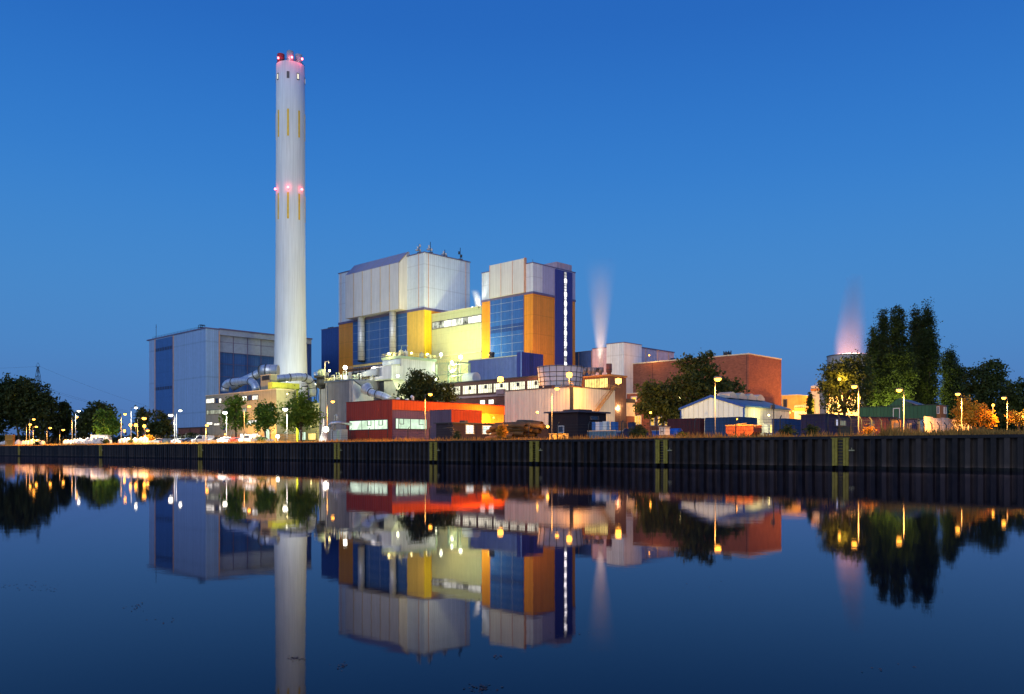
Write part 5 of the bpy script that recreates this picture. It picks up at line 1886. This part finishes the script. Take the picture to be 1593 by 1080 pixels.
# ---------------------------------------------------------------- street lamps
polem = mat('lamp post paint', (.15, .145, .14), .5)
LG = 'street lamps'
LAMPS = [  # px, py, D, side, arm, colour, power, label
    (41, 660.5, 292, 1, 1.2, 'o', 500, 'lower left one of the three amber lamps before the huge tree'),
    (46, 652.5, 284, 1, 1.3, 'o', 900, 'tallest of the three amber lamps before the huge tree'),
    (51.5, 664, 300, 1, 1.0, 'o', 500, 'right one of the three amber lamps before the huge tree'),
    (73, 666, 300, 1, 1.0, 'o', 600, 'single short amber lamp right of the huge tree'),
    (93, 669, 320, 1, 1.0, 'o', 500, 'lowest amber lamp before the slim dark tree'),
    (112, 649, 262, 1, 1.3, 'o', 1200, 'amber lamp just left of the tall white lamp'),
    (117.5, 639.5, 258, 1, .9, 'w', 1500, 'tall white lamp beside an amber one, left of the caravan'),
    (188.5, 644.5, 255, 1, 1.0, 'o', 1800, 'amber lamp on a thin post right of the caravan'),
    (204, 634.5, 250, 1, 1.2, 'w', 1200, 'tallest white lamp left of the big orange floodlight'),
    (214, 651, 262, 1, 1.6, 'O', 5000, 'big orange floodlight lamp with the strongest glare at the left'),
    (226, 670, 250, 1, .6, 'o', 300, 'tiny low amber lamp right of the big orange floodlight'),
    (271.5, 646, 236, -1, .8, 'W', 4500, 'bright white lamp before the left end of the bunker building'),
    (274.5, 639, 232, 1, .9, 'w', 900, 'thin lamp post just right of the bright white lamp'),
    (320, 662, 262, 0, .3, 'o', 1600, 'short amber lamp at the corner of the office building'),
    (352.5, 642, 205, -1, .3, 'W', 4500, 'bright white lamp before the left end of the offices'),
    (380, 632.5, 198, 1, 1.0, 'o', 2200, 'amber lamp between the lit green trees'),
    (446.5, 637, 190, -1, .3, 'W', 5000, 'bright white lamp between the middle and largest green trees'),
    (509, 625, 188, 1, 1.0, 'o', 3000, 'amber lamp before the grey block'),
    (661.5, 614, 136, 1, .8, 'o', 3800, 'amber lamp on a tall post before the red building'),
    (858.5, 605, 122, 1, .7, 'o', 3200, 'amber lamp on a tall post before the corrugated hall'),
    (1112.5, 590, 101, 1, .3, 'O', 3600, 'amber lamp on a tall post before the gabled hall'),
    (1335.5, 602, 91, -1, .5, 'o', 2600, 'amber lamp with arm to the left beside the round tree'),
    (1406, 607.5, 91, -1, .55, 'o', 2600, 'amber lamp in front of the poplars and green building'),
    (1496, 613.5, 118, -1, .6, 'o', 2800, 'amber lamp above the golden bush'),
    (1567, 619.5, 130, -1, .6, 'o', 1500, 'farthest right amber lamp before the dark tree'),
]


def lampcol(c): return {'o': SOD, 'O': SOD, 'w': WHT, 'W': WHT}[c]


def street_lamp(px, py, D, side, arm, c, power, label):
    if px < 1000: D = min(D, wallD(px) + 15)
    if px > 1300: power = 3.2e4
    root = empty('street_lamp', label, 'street lamp', (PX(px, D), D, GZ), 0, LG)
    h = PZ(py, D) - GZ
    r = max(.045, .0030 * h + .00018 * D)
    MB().tube([(0, 0, 0), (0, 0, 1.2), (0, 0, h + .05)], [r * 1.35, r * 1.1, r * .75], 10).build('pole', polem, root)
    a = max(arm, .15)
    dx = side if side else 1
    MB().rod((0, 0, h + .02), (dx * a, -.1, h + .12), r * .6, 6).build('arm', polem, root)
    big = c in 'OW'
    s = (.34 if big else .24) * (1 + D / 500)
    hd = MB().hexa([(dx * a - s * 1.3, -.1 - s * .5, h + .08), (dx * a + s * 1.3, -.1 - s * .5, h + .08), (dx * a + s * 1.3, -.1 + s * .5, h + .08), (dx * a - s * 1.3, -.1 + s * .5, h + .08),
                    (dx * a - s * .9, -.1 - s * .25, h + .08 + s * .6), (dx * a + s * .9, -.1 - s * .25, h + .08 + s * .6), (dx * a + s * .9, -.1 + s * .25, h + .08 + s * .6), (dx * a - s * .9, -.1 + s * .25, h + .08 + s * .6)]
                   ).build('lamp_head', polem, root)
    MB().lathe([(s * 1.0, h + .08), (s * .95, h - s * .25), (s * .5, h - s * .62), (.02, h - s * .7)], 14, dx * a, -.1).build('bowl', g_sod if c in 'oO' else g_wht, hd)
    point(0, 0, 0, lampcol(c), (power if power == 3.2e4 else {'W': 15000, 'w': 7000, 'o': 10500, 'O': 13000}[c] * (.6 if power < 700 else 1) * (1.5 if D > 150 else 1.6)), .3, root, (dx * (a + .3), -.1 - s * 2.0, h - s * 1.2), True)
    return root


for a in LAMPS:
    street_lamp(*a)


# wall and mast floodlights: head, lens, short bracket
def flood(px, py, D, c, power, label, s=.35, post=0., lightoff=-1.2):
    root = empty('floodlight', label, 'floodlight', (PX(px, D), D, PZ(py, D)), 0, 'floodlights around the plant')
    MB().box(-s, s, 0, s * .7, -s * .8, s * .8).rod((0, s * .5, 0), (0, s * .9 + .3, -s), .06, 5).build('housing', steel, root)
    MB().lathe([(s * .95, -.02), (s * .8, .12), (.02, .2)], 14).build('lens', {'s': g_sod, 'w': g_wht, 'g': glow('greenish lamp glass', (.9, 1, .6), 14, sample=False), 'y': glow('yellow lamp glass', (1, .85, .3), 12, sample=False)}[c], root).rotation_euler = (math.radians(90), 0, 0)
    if post:
        MB().rod((0, .1, -post), (0, .1, -s * .5), .07, 6).build('post', polem, root)
    point(0, 0, 0, {'s': SOD, 'w': WHT, 'g': GRN, 'y': YEL}[c], power * 2.2, .4, root, (0, lightoff, .1))
    return root


FL = [
    (537, 572, 284, 'w', 3000, 'dazzling white floodlight above the grey block', .75, 4.5),
    (512.5, 577, 292, 'y', 1800, 'small yellow light at the left of the roof pipework', .4, 0),
    (582, 572.5, 291, 'w', 500, 'small white light at the left end of the boxy duct', .35, 2.5),
    (665, 551.5, 380, 'y', 12000, 'yellow light on the filter house roof under the yellow wall', .6, 0),
    (640, 549.5, 384, 'y', 4000, 'yellow light at the filter house roof corner', .5, 0),
    (605, 550.5, 296, 'y', 900, 'yellow light left on the filter house roof', .45, 0),
    (686, 551.5, 372, 'g', 6000, 'greenish light on top of the steel frame', .7, 2.5),
    (716.5, 555.5, 366, 'g', 9000, 'brightest greenish light right of the steel frame', .85, 3),
    (703, 564, 306, 'g', 2600, 'greenish light inside the top of the steel frame', .6, 0),
    (703, 577.5, 306, 'g', 2600, 'greenish light inside the middle of the steel frame', .6, 0),
    (619, 585, 280, 'g', 500, 'greenish light at the beige hopper left of the dark tree', .5, 0),
    (652, 588, 276, 'g', 2500, 'greenish light seen through the dark spreading tree', .7, 0),
    (678, 590, 290, 'g', 2500, 'greenish light low in the steel frame behind the tree', .45, 0),
    (657, 614, 262, 'w', 2500, 'white light behind the foot of the dark spreading tree', .45, 0),
    (778.5, 590.5, 243, 's', 12000, 'big orange light before the gallery windows with strong glare', .85, 0),
    (885.5, 583.5, 203, 's', 4500, 'orange light on a short post above the corrugated hall corner', .72, 3.4),
    (962, 593, 200, 's', 9000, 'orange light at the top of the outside stair', .75, 1.0),
    (961, 636, 250, 'w', 1600, 'round white light on the cream annex', .45, 0),
    (507, 668, 196, 'w', 1200, 'dazzling low white light beside the white tent', .7, 1),
    (432, 679, 198, 'w', 2800, 'low white light among the green trees', .45, 1),
    (203, 661.5, 262, 's', 900, 'left small orange light below the big orange floodlight', .5, 2),
    (211, 661.5, 266, 's', 900, 'middle small orange light below the big orange floodlight', .5, 2),
    (224.5, 663, 262, 's', 900, 'right small orange light below the big orange floodlight', .5, 2),
    (193.5, 670.5, 258, 's', 500, 'small orange light low between the two lamp posts', .4, 1),
    (170, 661, 272, 's', 400, 'tiny orange light inside the lit tree behind the caravan', .35, 2),
    (1306, 590, 186, 's', 3500, 'small orange light inside the round amber tree', .35, 0),
    (1545, 630.5, 150, 's', 900, 'small orange light between the golden bush and the dark tree', .25, 4),
    (1584.5, 650.5, 118, 'w', 700, 'white ball of light inside the bush at the right edge', .4, 0),
    (1076, 622, 196, 'w', 1500, 'white light glaring through the great dark tree', .5, 0),
    (735, 479, 388, 'w', 4500, 'white floodlight on the roof of the hall between the towers', .5, 0),
    (490, 598, 372, 'w', 4500, 'white floodlight on the trestle lighting the chimney foot', .4, 0),
    (446, 593, 376, 'w', 2500, 'white floodlight on the plant room lighting the chimney foot', .35, 0),
    (760, 552, 335, 's', 3500, 'sodium floodlight on the blue annex roof lighting the tower block', .3, 0),
    (862, 596, 334, 's', 9000, 'sodium floodlight lighting the orange flank of the tower block', .3, 0),
    (1010, 553, 322, 's', 1000, 'unseen sodium floodlight added to light the lilac hall', .25, 0),  # lamp added to brighten the hall's right face
    (836, 641.5, 152, 's', 26000, 'added sodium floodlight near the dark cabin, brightening the corrugated hall', .2, 0),  # lamp added to light the corrugated wall evenly
    (912, 641, 176, 's', 4500, 'added sodium floodlight low before the right face of the corrugated hall', .2, 0),  # lamp added for the wall's right face
    (1146, 652, 105, 's', 450, 'tiny added sodium lamp brightening the rusty orange skip', .12, 0),  # lamp added to brighten the skip
    (1058, 619, 200, 'y', 900, 'yellow light glaring through the great dark tree', .3, 0),
]
for (px, py, D, c, pw_, lb, s, post) in FL:
    flood(px, py, D, c, pw_, lb, s, post, 3.0 if px == 537 else -1.2)
# wall washers without a visible fitting in the photo stay small: lime gallery, yellow annex, works hall, porch, brick flank
for (px, py, D, c, pw_, lb) in (
        (447, 613, 290, 'y', 3500, 'small light under the projecting lime gallery'), (1234, 640, 280, 's', 4500, 'small wall lamp before the yellow annex'),
        (1300, 622, 302, 's', 13000, 'works lamp behind the round amber tree'), (1325, 615, 297, 's', 9000, 'second works lamp behind the round amber tree'),
        (990, 634, 272, 's', 3500, 'wall lamp on the amber porch'), (1030, 640, 268, 's', 4500, 'wall lamp behind the great tree on the left'),
        (1256, 646, 255, 's', 3500, 'lamp at the foot of the square cream tower'), (1404, 628, 215, 'y', 7000, 'lamp behind the green building lighting the poplars'),
        (1229, 642, 288, 's', 900, 'lamp shining up the right flank of the brick building'), (768, 650, 236, 's', 7000, 'lamp washing the yellow wall of the red building'),
        (350, 676, 300, 's', 9000, 'added amber lamp warming the left office wall base'), (398, 672, 292, 's', 7000, 'added amber lamp warming the right office wall base'), (1196, 646, 174, 'y', 600, 'lamp over the lit windows of the gabled hall'),  # both amber office lamps are added to warm the wall base
        (1012, 642, 168, 's', 2200, 'added sodium lamp low before the left side of the great tree'), (1366, 640, 222, 'y', 3500, 'second lamp behind the green building lighting the poplars'), (852, 664, 121, 's', 420, 'small lamp low beside the right end of the pipe heap')):  # lamp before the great tree is added to warm its leaves
    flood(px, py, D, c, pw_, lb, .22)

# ---------------------------------------------------------------- bags, crates, cars, caravan, tent, pylon
bagm = mat('white bag fabric', (.70, .66, .62), .8, var=.12, vscale=2)


def bag_mesh():
    q = MB()
    pr = [(.50, 0), (.62, .12), (.66, .6), (.62, 1.05), (.45, 1.28), (.2, 1.36), (.14, 1.5)]
    n, sg = len(pr), 14
    for r, z in pr:
        for j in range(sg):
            t = 2 * math.pi * j / sg
            k = 1 + .12 * math.cos(4 * t + .8) * (1 if z < 1.2 else .2) + .05 * math.sin(7 * t + z * 6)
            q.v.append((r * k * math.cos(t), r * k * math.sin(t), z))
    for i in range(n - 1):
        for j in range(sg):
            q.smooth.add(len(q.f))
            q.f.append([i * sg + j, i * sg + (j + 1) % sg, (i + 1) * sg + (j + 1) % sg, (i + 1) * sg + j])
    q.f.append([(n - 1) * sg + j for j in range(sg)])
    return q


bag0 = tag(bag_mesh().build('bulk_bag', bagm), 'white bulk bag', 'bag', 'white bulk bags behind the fence')
first = True
rr = random.Random(4)
for (xa_, xb_, n, D, lab) in ((-4, 8, 3, 236, 'white bulk bag left of the orange pallet stack'), (24, 68, 9, 232, 'white bulk bag in the row right of the orange pallet stack'),
                              (102, 140, 9, 222, 'white bulk bag in the row left of the caravan'), (146, 171, 6, 214, 'white bulk bag in front of the caravan'), (189, 226, 8, 212, 'white bulk bag in the row right of the caravan')):
    for i in range(n):
        px = xa_ + (xb_ - xa_) * i / (n - 1)
        o_ = bag0 if first else bag0.copy()
        if not first: COL.objects.link(o_)
        first = False
        o_['label'] = lab
        s = rr.uniform(.85, 1.1)
        o_.scale = (s * 1.15, s, s * rr.uniform(1.05, 1.35))
        o_.rotation_euler = (0, 0, rr.uniform(0, 3))
        D = wallD(px) + 17
        o_.location = (PX(px, D), D + rr.uniform(-.5, .5), GZ)
wood2 = mat('orange pallet wood', (.60, .28, .05), .8, var=.2)
for i, (px, z0) in enumerate(((12.5, 0), (18.5, 0), (12.5, 1.55), (18.5, 1.55))):
    s = empty('pallet_crate', ['lower left crate of the orange pallet stack', 'lower right crate of the orange pallet stack', 'upper left crate of the orange pallet stack', 'upper right crate of the orange pallet stack'][i],
              'crate', (PX(px, 230), 230, GZ + z0), 0, 'orange crates in a stack')
    q = MB()
    for k in range(5): q.box(-.52, .52, -.5, .5, .16 + k * .27, .38 + k * .27)
    q.build('boards', wood2, s)
    MB().box(-.54, .54, -.45, -.3, 0, .15).box(-.54, .54, .3, .45, 0, .15).build('skids', wood2, s)
# caravan
cv = empty('caravan', 'white caravan with door and windows behind the bags', 'caravan', (PX(155, 226), 226, GZ), .05)
MB().prism([(-2.3, .5), (2.1, .5), (2.45, 1.2), (2.2, 2.3), (1.8, 2.75), (-2.2, 2.75), (-2.45, 2.3)], 'y', 0, 2.1).build('body', mat('caravan white', (.75, .72, .65), .4), cv)
dr = MB().box(-2.0, -1.2, -.05, 0, .6, 2.35).build('door', mat('caravan cream', (.6, .5, .3), .5), cv)
MB().box(-1.8, -1.35, -.08, -.05, 1.5, 2.1).build('pane', glassm, dr)
MB().box(-.6, .9, -.05, 0, 1.5, 2.15).build('window', glassm, cv)
MB().box(-2.5, 2.3, -.1, 2.2, 2.75, 2.85).build('roof', mat('caravan white', (1, 1, 1)), cv)
MB().tube([(.0, -.05, .33), (.0, .15, .33)], .33, 14).build('wheel', rubber, cv)
for x in (-2.1, 1.9): MB().rod((x, .3, 0), (x, .3, .5), .05).build('leg', steel, cv)


def car(label, px, D, col, rz, van=False):
    root = empty('parked_car', label, 'car', (PX(px, D), D, GZ), rz, 'cars parked behind the fence')
    pm_ = mat('car paint %.2f%.2f%.2f' % col, col, .25, var=.02, spec=.6)
    h = 1.95 if van else 1.45
    if van:
        prof = [(-2.3, .35), (2.3, .35), (2.4, .8), (2.2, 1.05), (1.6, 1.2), (1.1, h), (-2.2, h), (-2.35, 1.0)]
    else:
        prof = [(-2.1, .32), (2.1, .32), (2.18, .7), (1.95, .9), (1.0, .98), (.4, h), (-1.0, h), (-1.7, 1.02), (-2.1, .95)]
    q = MB().prism(prof, 'y', -.85, .85)
    b = q.build('body', pm_, root)
    bv = b.modifiers.new('bevel', 'BEVEL'); bv.width = .09; bv.segments = 2
    if van: w = [(1.15, 1.2), (1.5, 1.22), (1.08, h - .12), (.3, h - .12), (.3, 1.2)]
    else: w = [(.88, 1.0), (.38, h - .08), (-.95, h - .08), (-1.5, 1.04)]
    for s_ in (-1, 1):
        MB().prism(w, 'y', s_ * .86, s_ * .845).build('side_window', glassm, root)
    for x in (-1.35, 1.35):
        for s_ in (-1, 1):
            wh = MB().tube([(x, s_ * .68, .32), (x, s_ * .88, .32)], .32, 16).build('wheel', rubber, root)
            MB().tube([(x, s_ * .87, .32), (x, s_ * .9, .32)], .19, 12).build('rim', palesteel, wh)
    for s_ in (-.6, .6):
        MB().box(2.08, 2.2, s_ - .16, s_ + .16, .62, .76).build('headlight', wframew, root)
        MB().box(-2.2, -2.06, s_ - .14, s_ + .14, .7, .86).build('tail_light', fl_r, root)
    return root


for i, (px, col, lb, van) in enumerate(((246, (.5, .5, .5), 'silver car at the left end of the row behind the fence', 0), (264, (.04, .05, .06), 'black car below the bright white lamp', 0), (281, (.55, .56, .55), 'second silver car, right of the thin lamp post', 0),
                                   (298, (.03, .04, .07), 'dark blue car before the low red shed', 0), (316, (.75, .75, .72), 'white van near the corner of the offices', 1), (336, (.35, .37, .38), 'grey car before the left end of the offices', 0),
                                   (354, (.7, .7, .7), 'white car under the bright lamp before the offices', 0), (371, (.2, .03, .02), 'dark red car before the offices', 0), (389, (.7, .7, .68), 'white van beside the middle lit green tree', 1), (408, (.3, .32, .34), 'grey car at the right end of the row', 0))):
    car(lb, px, wallD(px) + 19 + (i % 3) * 3, col, math.radians(30 + 12 * (i % 3)) if i % 4 else math.radians(205), van)
# tent cone and pipe beside the red building
tn = empty('white_tent', 'tall pointed white tent canopy beside the low white light', 'tent', (PX(503.5, 200), 200, GZ))
MB().lathe([(1.5, 0), (1.05, 1.2), (.5, 3.2), (.12, 5.6), (.04, PZ(644, 200) - GZ)], 10).build('canopy', mat('tent cloth', (.8, .78, .7), .7), tn)
MB().rod((0, 0, 0), (0, 0, PZ(643, 200) - GZ + .3), .05).build('pole', steel, tn)
duct('silver_pipe', 'thin silver pipe running left from the red building end wall', [P3(512, 663, 222), P3(516, 658.5, 221), P3(524, 657.5, 221), P3(546, 660, 226)], .42, cat='pipe')
vs = Bd('valve_station', 'small pale pipe stand and cabinet left of the red building', 'cabinet', 531, 222)
vs.box('cabinet', palesteel, 0, 2, 0, 5, 0, vs.z(668))
vs.box('door', mat('pale green door', (.4, .5, .35), .5), -.06, 0, 1, 2, 0, vs.z(670))
vs.win('u', 534, 538, 3, 4.2, g_yel, wframew) if 0 else vs.add('pipe_bend', palesteel, MB().tube([(0, 3, 4), (0, 3, vs.z(646)), (0, 2.2, vs.z(645)), (0, 1.8, vs.z(650)), (0, 2.4, vs.z(656))], .22, 8))
sg = tag(MB().rod((0, 0, 0), (0, 0, 5.4), .06, 6).build('sign_pole', polem, loc=(PX(467.5, 186), 186, GZ)), 'slim pole with dark sign plate under the largest green tree', 'sign')
MB().box(-.55, .3, -.06, 0, 3.1, 3.6).build('plate', steel, sg)
sg = tag(MB().rod((0, 0, 0), (0, 0, 4.4), .07, 6).build('speaker_pole', steel, loc=(PX(1203.5, 99), 99, GZ)), 'pole with a dark boxy camera beside the gabled hall', 'pole')
MB().box(-.3, .1, -.2, .2, 3.6, 4.1).build('camera_box', steel, sg)
# power pylon
D = 620
pyl = empty('pylon', 'faint lattice power pylon above the trees at the left', 'pylon', (PX(59, D), D, GZ))
H = PZ(570.5, D) - GZ
q = MB()
lv = [0, .2, .38, .54, .68, .8, .9, 1]
for i, t in enumerate(lv):
    w_ = 5.5 * (1 - t) ** .9 + .35
    if i:
        for (a, c) in ((-1, -1), (1, -1), (1, 1), (-1, 1)):
            q.rod((a * wp, c * wp, zp), (a * w_, c * w_, H * t), .16, 4)
        for s_ in (-1, 1):
            q.rod((-wp, s_ * wp, zp), (w_, s_ * w_, H * t), .09, 4)
            q.rod((wp, s_ * wp, zp), (-w_, s_ * w_, H * t), .09, 4)
            q.rod((s_ * wp, -wp, zp), (s_ * w_, w_, H * t), .09, 4)
    wp, zp = w_, H * t
q.build('lattice_mast', steel, pyl)
q = MB()
for t, w_ in ((1, 1.6), (.72, 9)):
    q.rod((-w_, 0, H * t), (w_, 0, H * t), .16, 4)
    q.rod((-w_, 0, H * t), (0, 0, H * (t + .05)), .1, 4).rod((w_, 0, H * t), (0, 0, H * (t + .05)), .1, 4)
q.build('cross_arms', steel, pyl)
for x, t, sag, xe in ((-1.6, 1, 6, -150), (1.6, 1, 40, 160), (9, .72, 34, 160), (5, .72, 30, 150)):
    MB().tube([(x + (xe - x) * k / 14, 0, H * t - (H * t - (12 if xe > 0 else H * .93)) * (k / 14) ** 1.0 - sag * 4 * (k / 14) * (1 - k / 14) * .12) for k in range(15)], .045, 3).build('power_line', steel, pyl)


# ---------------------------------------------------------------- steam
def steam(name, label, px, py, D, h, r0, r1, dens, lean=0., pw_=1.4, col=(1, .97, .95), noise=.5, rk=1.):
    m = bpy.data.materials.new(name + ' vapour')
    t, o = nodes(m)
    L = t.links.new
    pv = N(t, 'VolumePrincipled')
    pv.inputs['Color'].default_value = (*col, 1)
    pv.inputs['Anisotropy'].default_value = .2
    tcn = N(t, 'TexCoord')
    s = N(t, 'SeparateXYZ')
    L(tcn.outputs['Object'], s.inputs[0])

    def M_(op, a, b=None, c=None, clamp=False):
        n = N(t, 'Math', operation=op)
        n.use_clamp = clamp
        for i, v in enumerate((a, b, c)):
            if v is None: continue
            if isinstance(v, (int, float)): n.inputs[i].default_value = v
            else: L(v, n.inputs[i])
        return n.outputs[0]
    tt = M_('DIVIDE', s.outputs['Z'], h, clamp=True)
    xx = M_('SUBTRACT', s.outputs['X'], M_('MULTIPLY', M_('MULTIPLY', tt, tt), lean))
    rad = M_('SQRT', M_('ADD', M_('MULTIPLY', xx, xx), M_('MULTIPLY', s.outputs['Y'], s.outputs['Y'])))
    tr = M_('POWER', tt, rk)
    rr_ = M_('MULTIPLY_ADD', tr, r1 - r0, r0)
    q = M_('SUBTRACT', 1., M_('DIVIDE', rad, rr_), clamp=True)
    q = M_('POWER', q, 1.1)
    fade = M_('POWER', M_('SUBTRACT', 1., tt, clamp=True), pw_)
    no = N(t, 'TexNoise')
    no.inputs['Scale'].default_value = 3.5 / (r0 + r1)
    no.inputs['Detail'].default_value = 3
    sc = N(t, 'VectorMath', operation='MULTIPLY')
    sc.inputs[1].default_value = (1, 1, .25)
    L(tcn.outputs['Object'], sc.inputs[0])
    L(sc.outputs[0], no.inputs['Vector'])
    nn = M_('MULTIPLY_ADD', no.outputs['Fac'], noise * 2, 1 - noise)
    # same amount of vapour through a widening section
    thin = M_('DIVIDE', r0, rr_)
    d = M_('MULTIPLY', M_('MULTIPLY', M_('MULTIPLY', q, fade), nn), M_('MULTIPLY', thin, dens))
    L(d, pv.inputs['Density'])
    L(pv.outputs[0], o.inputs['Volume'])
    mb = MB()
    mb.lathe([(r0 + (r1 - r0) * (k / 8) ** rk + .02, h * k / 8) for k in range(9)], 24)
    mb.v = [(x + lean * (z / h) ** 2, y, z) for x, y, z in mb.v]
    ob = mb.build(name, m, loc=(PX(px, D), D, PZ(py, D)))
    tag(ob, label, 'steam', kind='stuff')
    return ob


steam('steam_plume', 'tall pale steam plume rising from the fans', 934.5, 571, 252, 33, .8, 6.0, 1.5, 0, 1.2, (1, .97, .95), .4)
steam('pink_plume', 'wide faint pink plume above the far cooling tower', 1324, 553, 470, 46, 11.5, 5.5, .09, 2.5, .7, (1, .88, .84), .3, .8)  # pink of the lamplit steam partly put into the vapour colour
steam('steam_wisp', 'short bright white steam wisp between the two tower blocks', 743.5, 477, 372, 7.5, 1.5, 2.3, 1.3, -1.6, .9, (1, 1, 1), .3)
steam('thin_steam', 'thin steam wisp over the short dark stack on the annex', 765, 550, 321, 6, .5, 1.6, .5, 1, 1.0, (.9, .95, 1), .3)


def uplight(name, label, px, py, D, power, col, size=60):  # lights added at the plume bases to brighten the steam
    l = bpy.data.lights.new('spot_light', 'SPOT')
    l.color, l.energy, l.spot_size, l.spot_blend, l.shadow_soft_size = col, power, math.radians(size), .8, .3
    root = empty(name, label, 'floodlight', (PX(px, D), D, PZ(py, D)), 0, 'floodlights around the plant')
    MB().lathe([(.3, -.5), (.42, 0), (.36, 0), (.25, -.4)], 14).build('housing', steel, root)
    MB().rod((0, 0, -1.2), (0, 0, -.45), .08, 6).build('post', steel, root)
    o = bpy.data.objects.new('spot_light', l)
    COL.objects.link(o)
    o.parent = root
    o.location = (0, 0, .1)
    o.rotation_euler = (math.radians(180), 0, 0)


uplight('uplight', 'added uplight brightening the steam beside the fan cowl', 931, 573, 250, 20000, (1, .80, .66), 50)
uplight('uplight', 'unseen uplight added deep inside the far cooling tower', 1320, 690, 470, 24000000, (1, .50, .36), 18)
uplight('uplight', 'added uplight on the hall roof brightening the steam wisp', 745, 477, 371, 9000, (1, 1, .95), 70)

# leaves and specks drifting on the water in the foreground
sp_m = mat('drifting leaves', (.16, .07, .05), .8, var=.4, vscale=3)
vv = []
for (px, py, n, sx, sy) in ((462, 1026, 26, 14, 4), (532, 1037, 18, 12, 5), (748, 1070, 40, 24, 6), (772, 1021, 10, 8, 3), (216, 945, 22, 14, 6), (60, 915, 26, 34, 8), (20, 912, 8, 16, 4), (240, 640 + 330, 8, 30, 8),
                           (1100, 905, 5, 30, 10), (880, 985, 6, 40, 10), (1380, 1040, 6, 60, 12)):
    for i in range(n):
        x_, y_ = px + RNG.normal(0, sx * .6), py + RNG.normal(0, sy * .6)
        D = CAMZ * F / (y_ - HY)
        X = PX(x_, D)
        a, s_ = RNG.random() * 6.28, RNG.uniform(.006, .02)
        vv.append([(X + s_ * math.cos(a), D + s_ * math.sin(a), .003), (X - s_ * .5 * math.sin(a), D + s_ * .5 * math.cos(a), .004), (X - s_ * math.cos(a), D - s_ * math.sin(a), .003), (X + s_ * .5 * math.sin(a), D - s_ * .5 * math.cos(a), .006)])
tag(npmesh('floating_leaves', np.array(vv), 4, sp_m), 'small reddish leaves and specks drifting on the near water', 'leaves', kind='stuff')

# far hedge and undergrowth closing the view under the crowns
hv = []
for (xa_, xb_, D, yt, n) in ((-60, 330, 330, 681, 420), (1455, 1680, 285, 650, 420), (1225, 1300, 350, 668, 60)):
    rng = np.random.default_rng(int(D))
    L_e = []
    for i in range(n // 10):
        px = xa_ + (xb_ - xa_) * i / (n // 10 - 1)
        h = PZ(yt + rng.uniform(-5, 5), D) - GZ
        L_e.append((PX(px, D), D + rng.uniform(-4, 4), h * .45, 6, 4, h * .6))
    v, c = leaves(L_e, n * 5, 14, .5, 1.5, rng, .4)
    v[:, :, 2] = np.maximum(v[:, :, 2], .05)
    hv.append(v)
tag(npmesh('far_undergrowth', np.concatenate(hv), 4, LF, loc=(0, 0, GZ)), 'dark undergrowth closing the view behind the yard', 'undergrowth', kind='stuff')

sv = Bd('service_block', 'pale yellow lit service block between offices and grey block', 'building', 497, 318)
sv.box('wall', mat('cream hopper sheet', (.58, .58, .38)), 0, 8, 0, sv.ya(462), 0, sv.z(628))
sv.box('roof_edge', coping, -.15, 8, -.15, sv.ya(462) + .1, sv.z(628), sv.z(626.5))
sv.win('u', 466, 476, sv.z(684), sv.z(672), g_green, wframe, nm=2)
sv.win('u', 480, 493, sv.z(684), sv.z(674), g_yel, wframe, nm=2)
sv.win('u', 472, 490, sv.z(648), sv.z(642), g_dim, wframe, nm=3)
flood(484, 664, 306, 'y', 3500, 'small lamp on the front of the service block', .25)
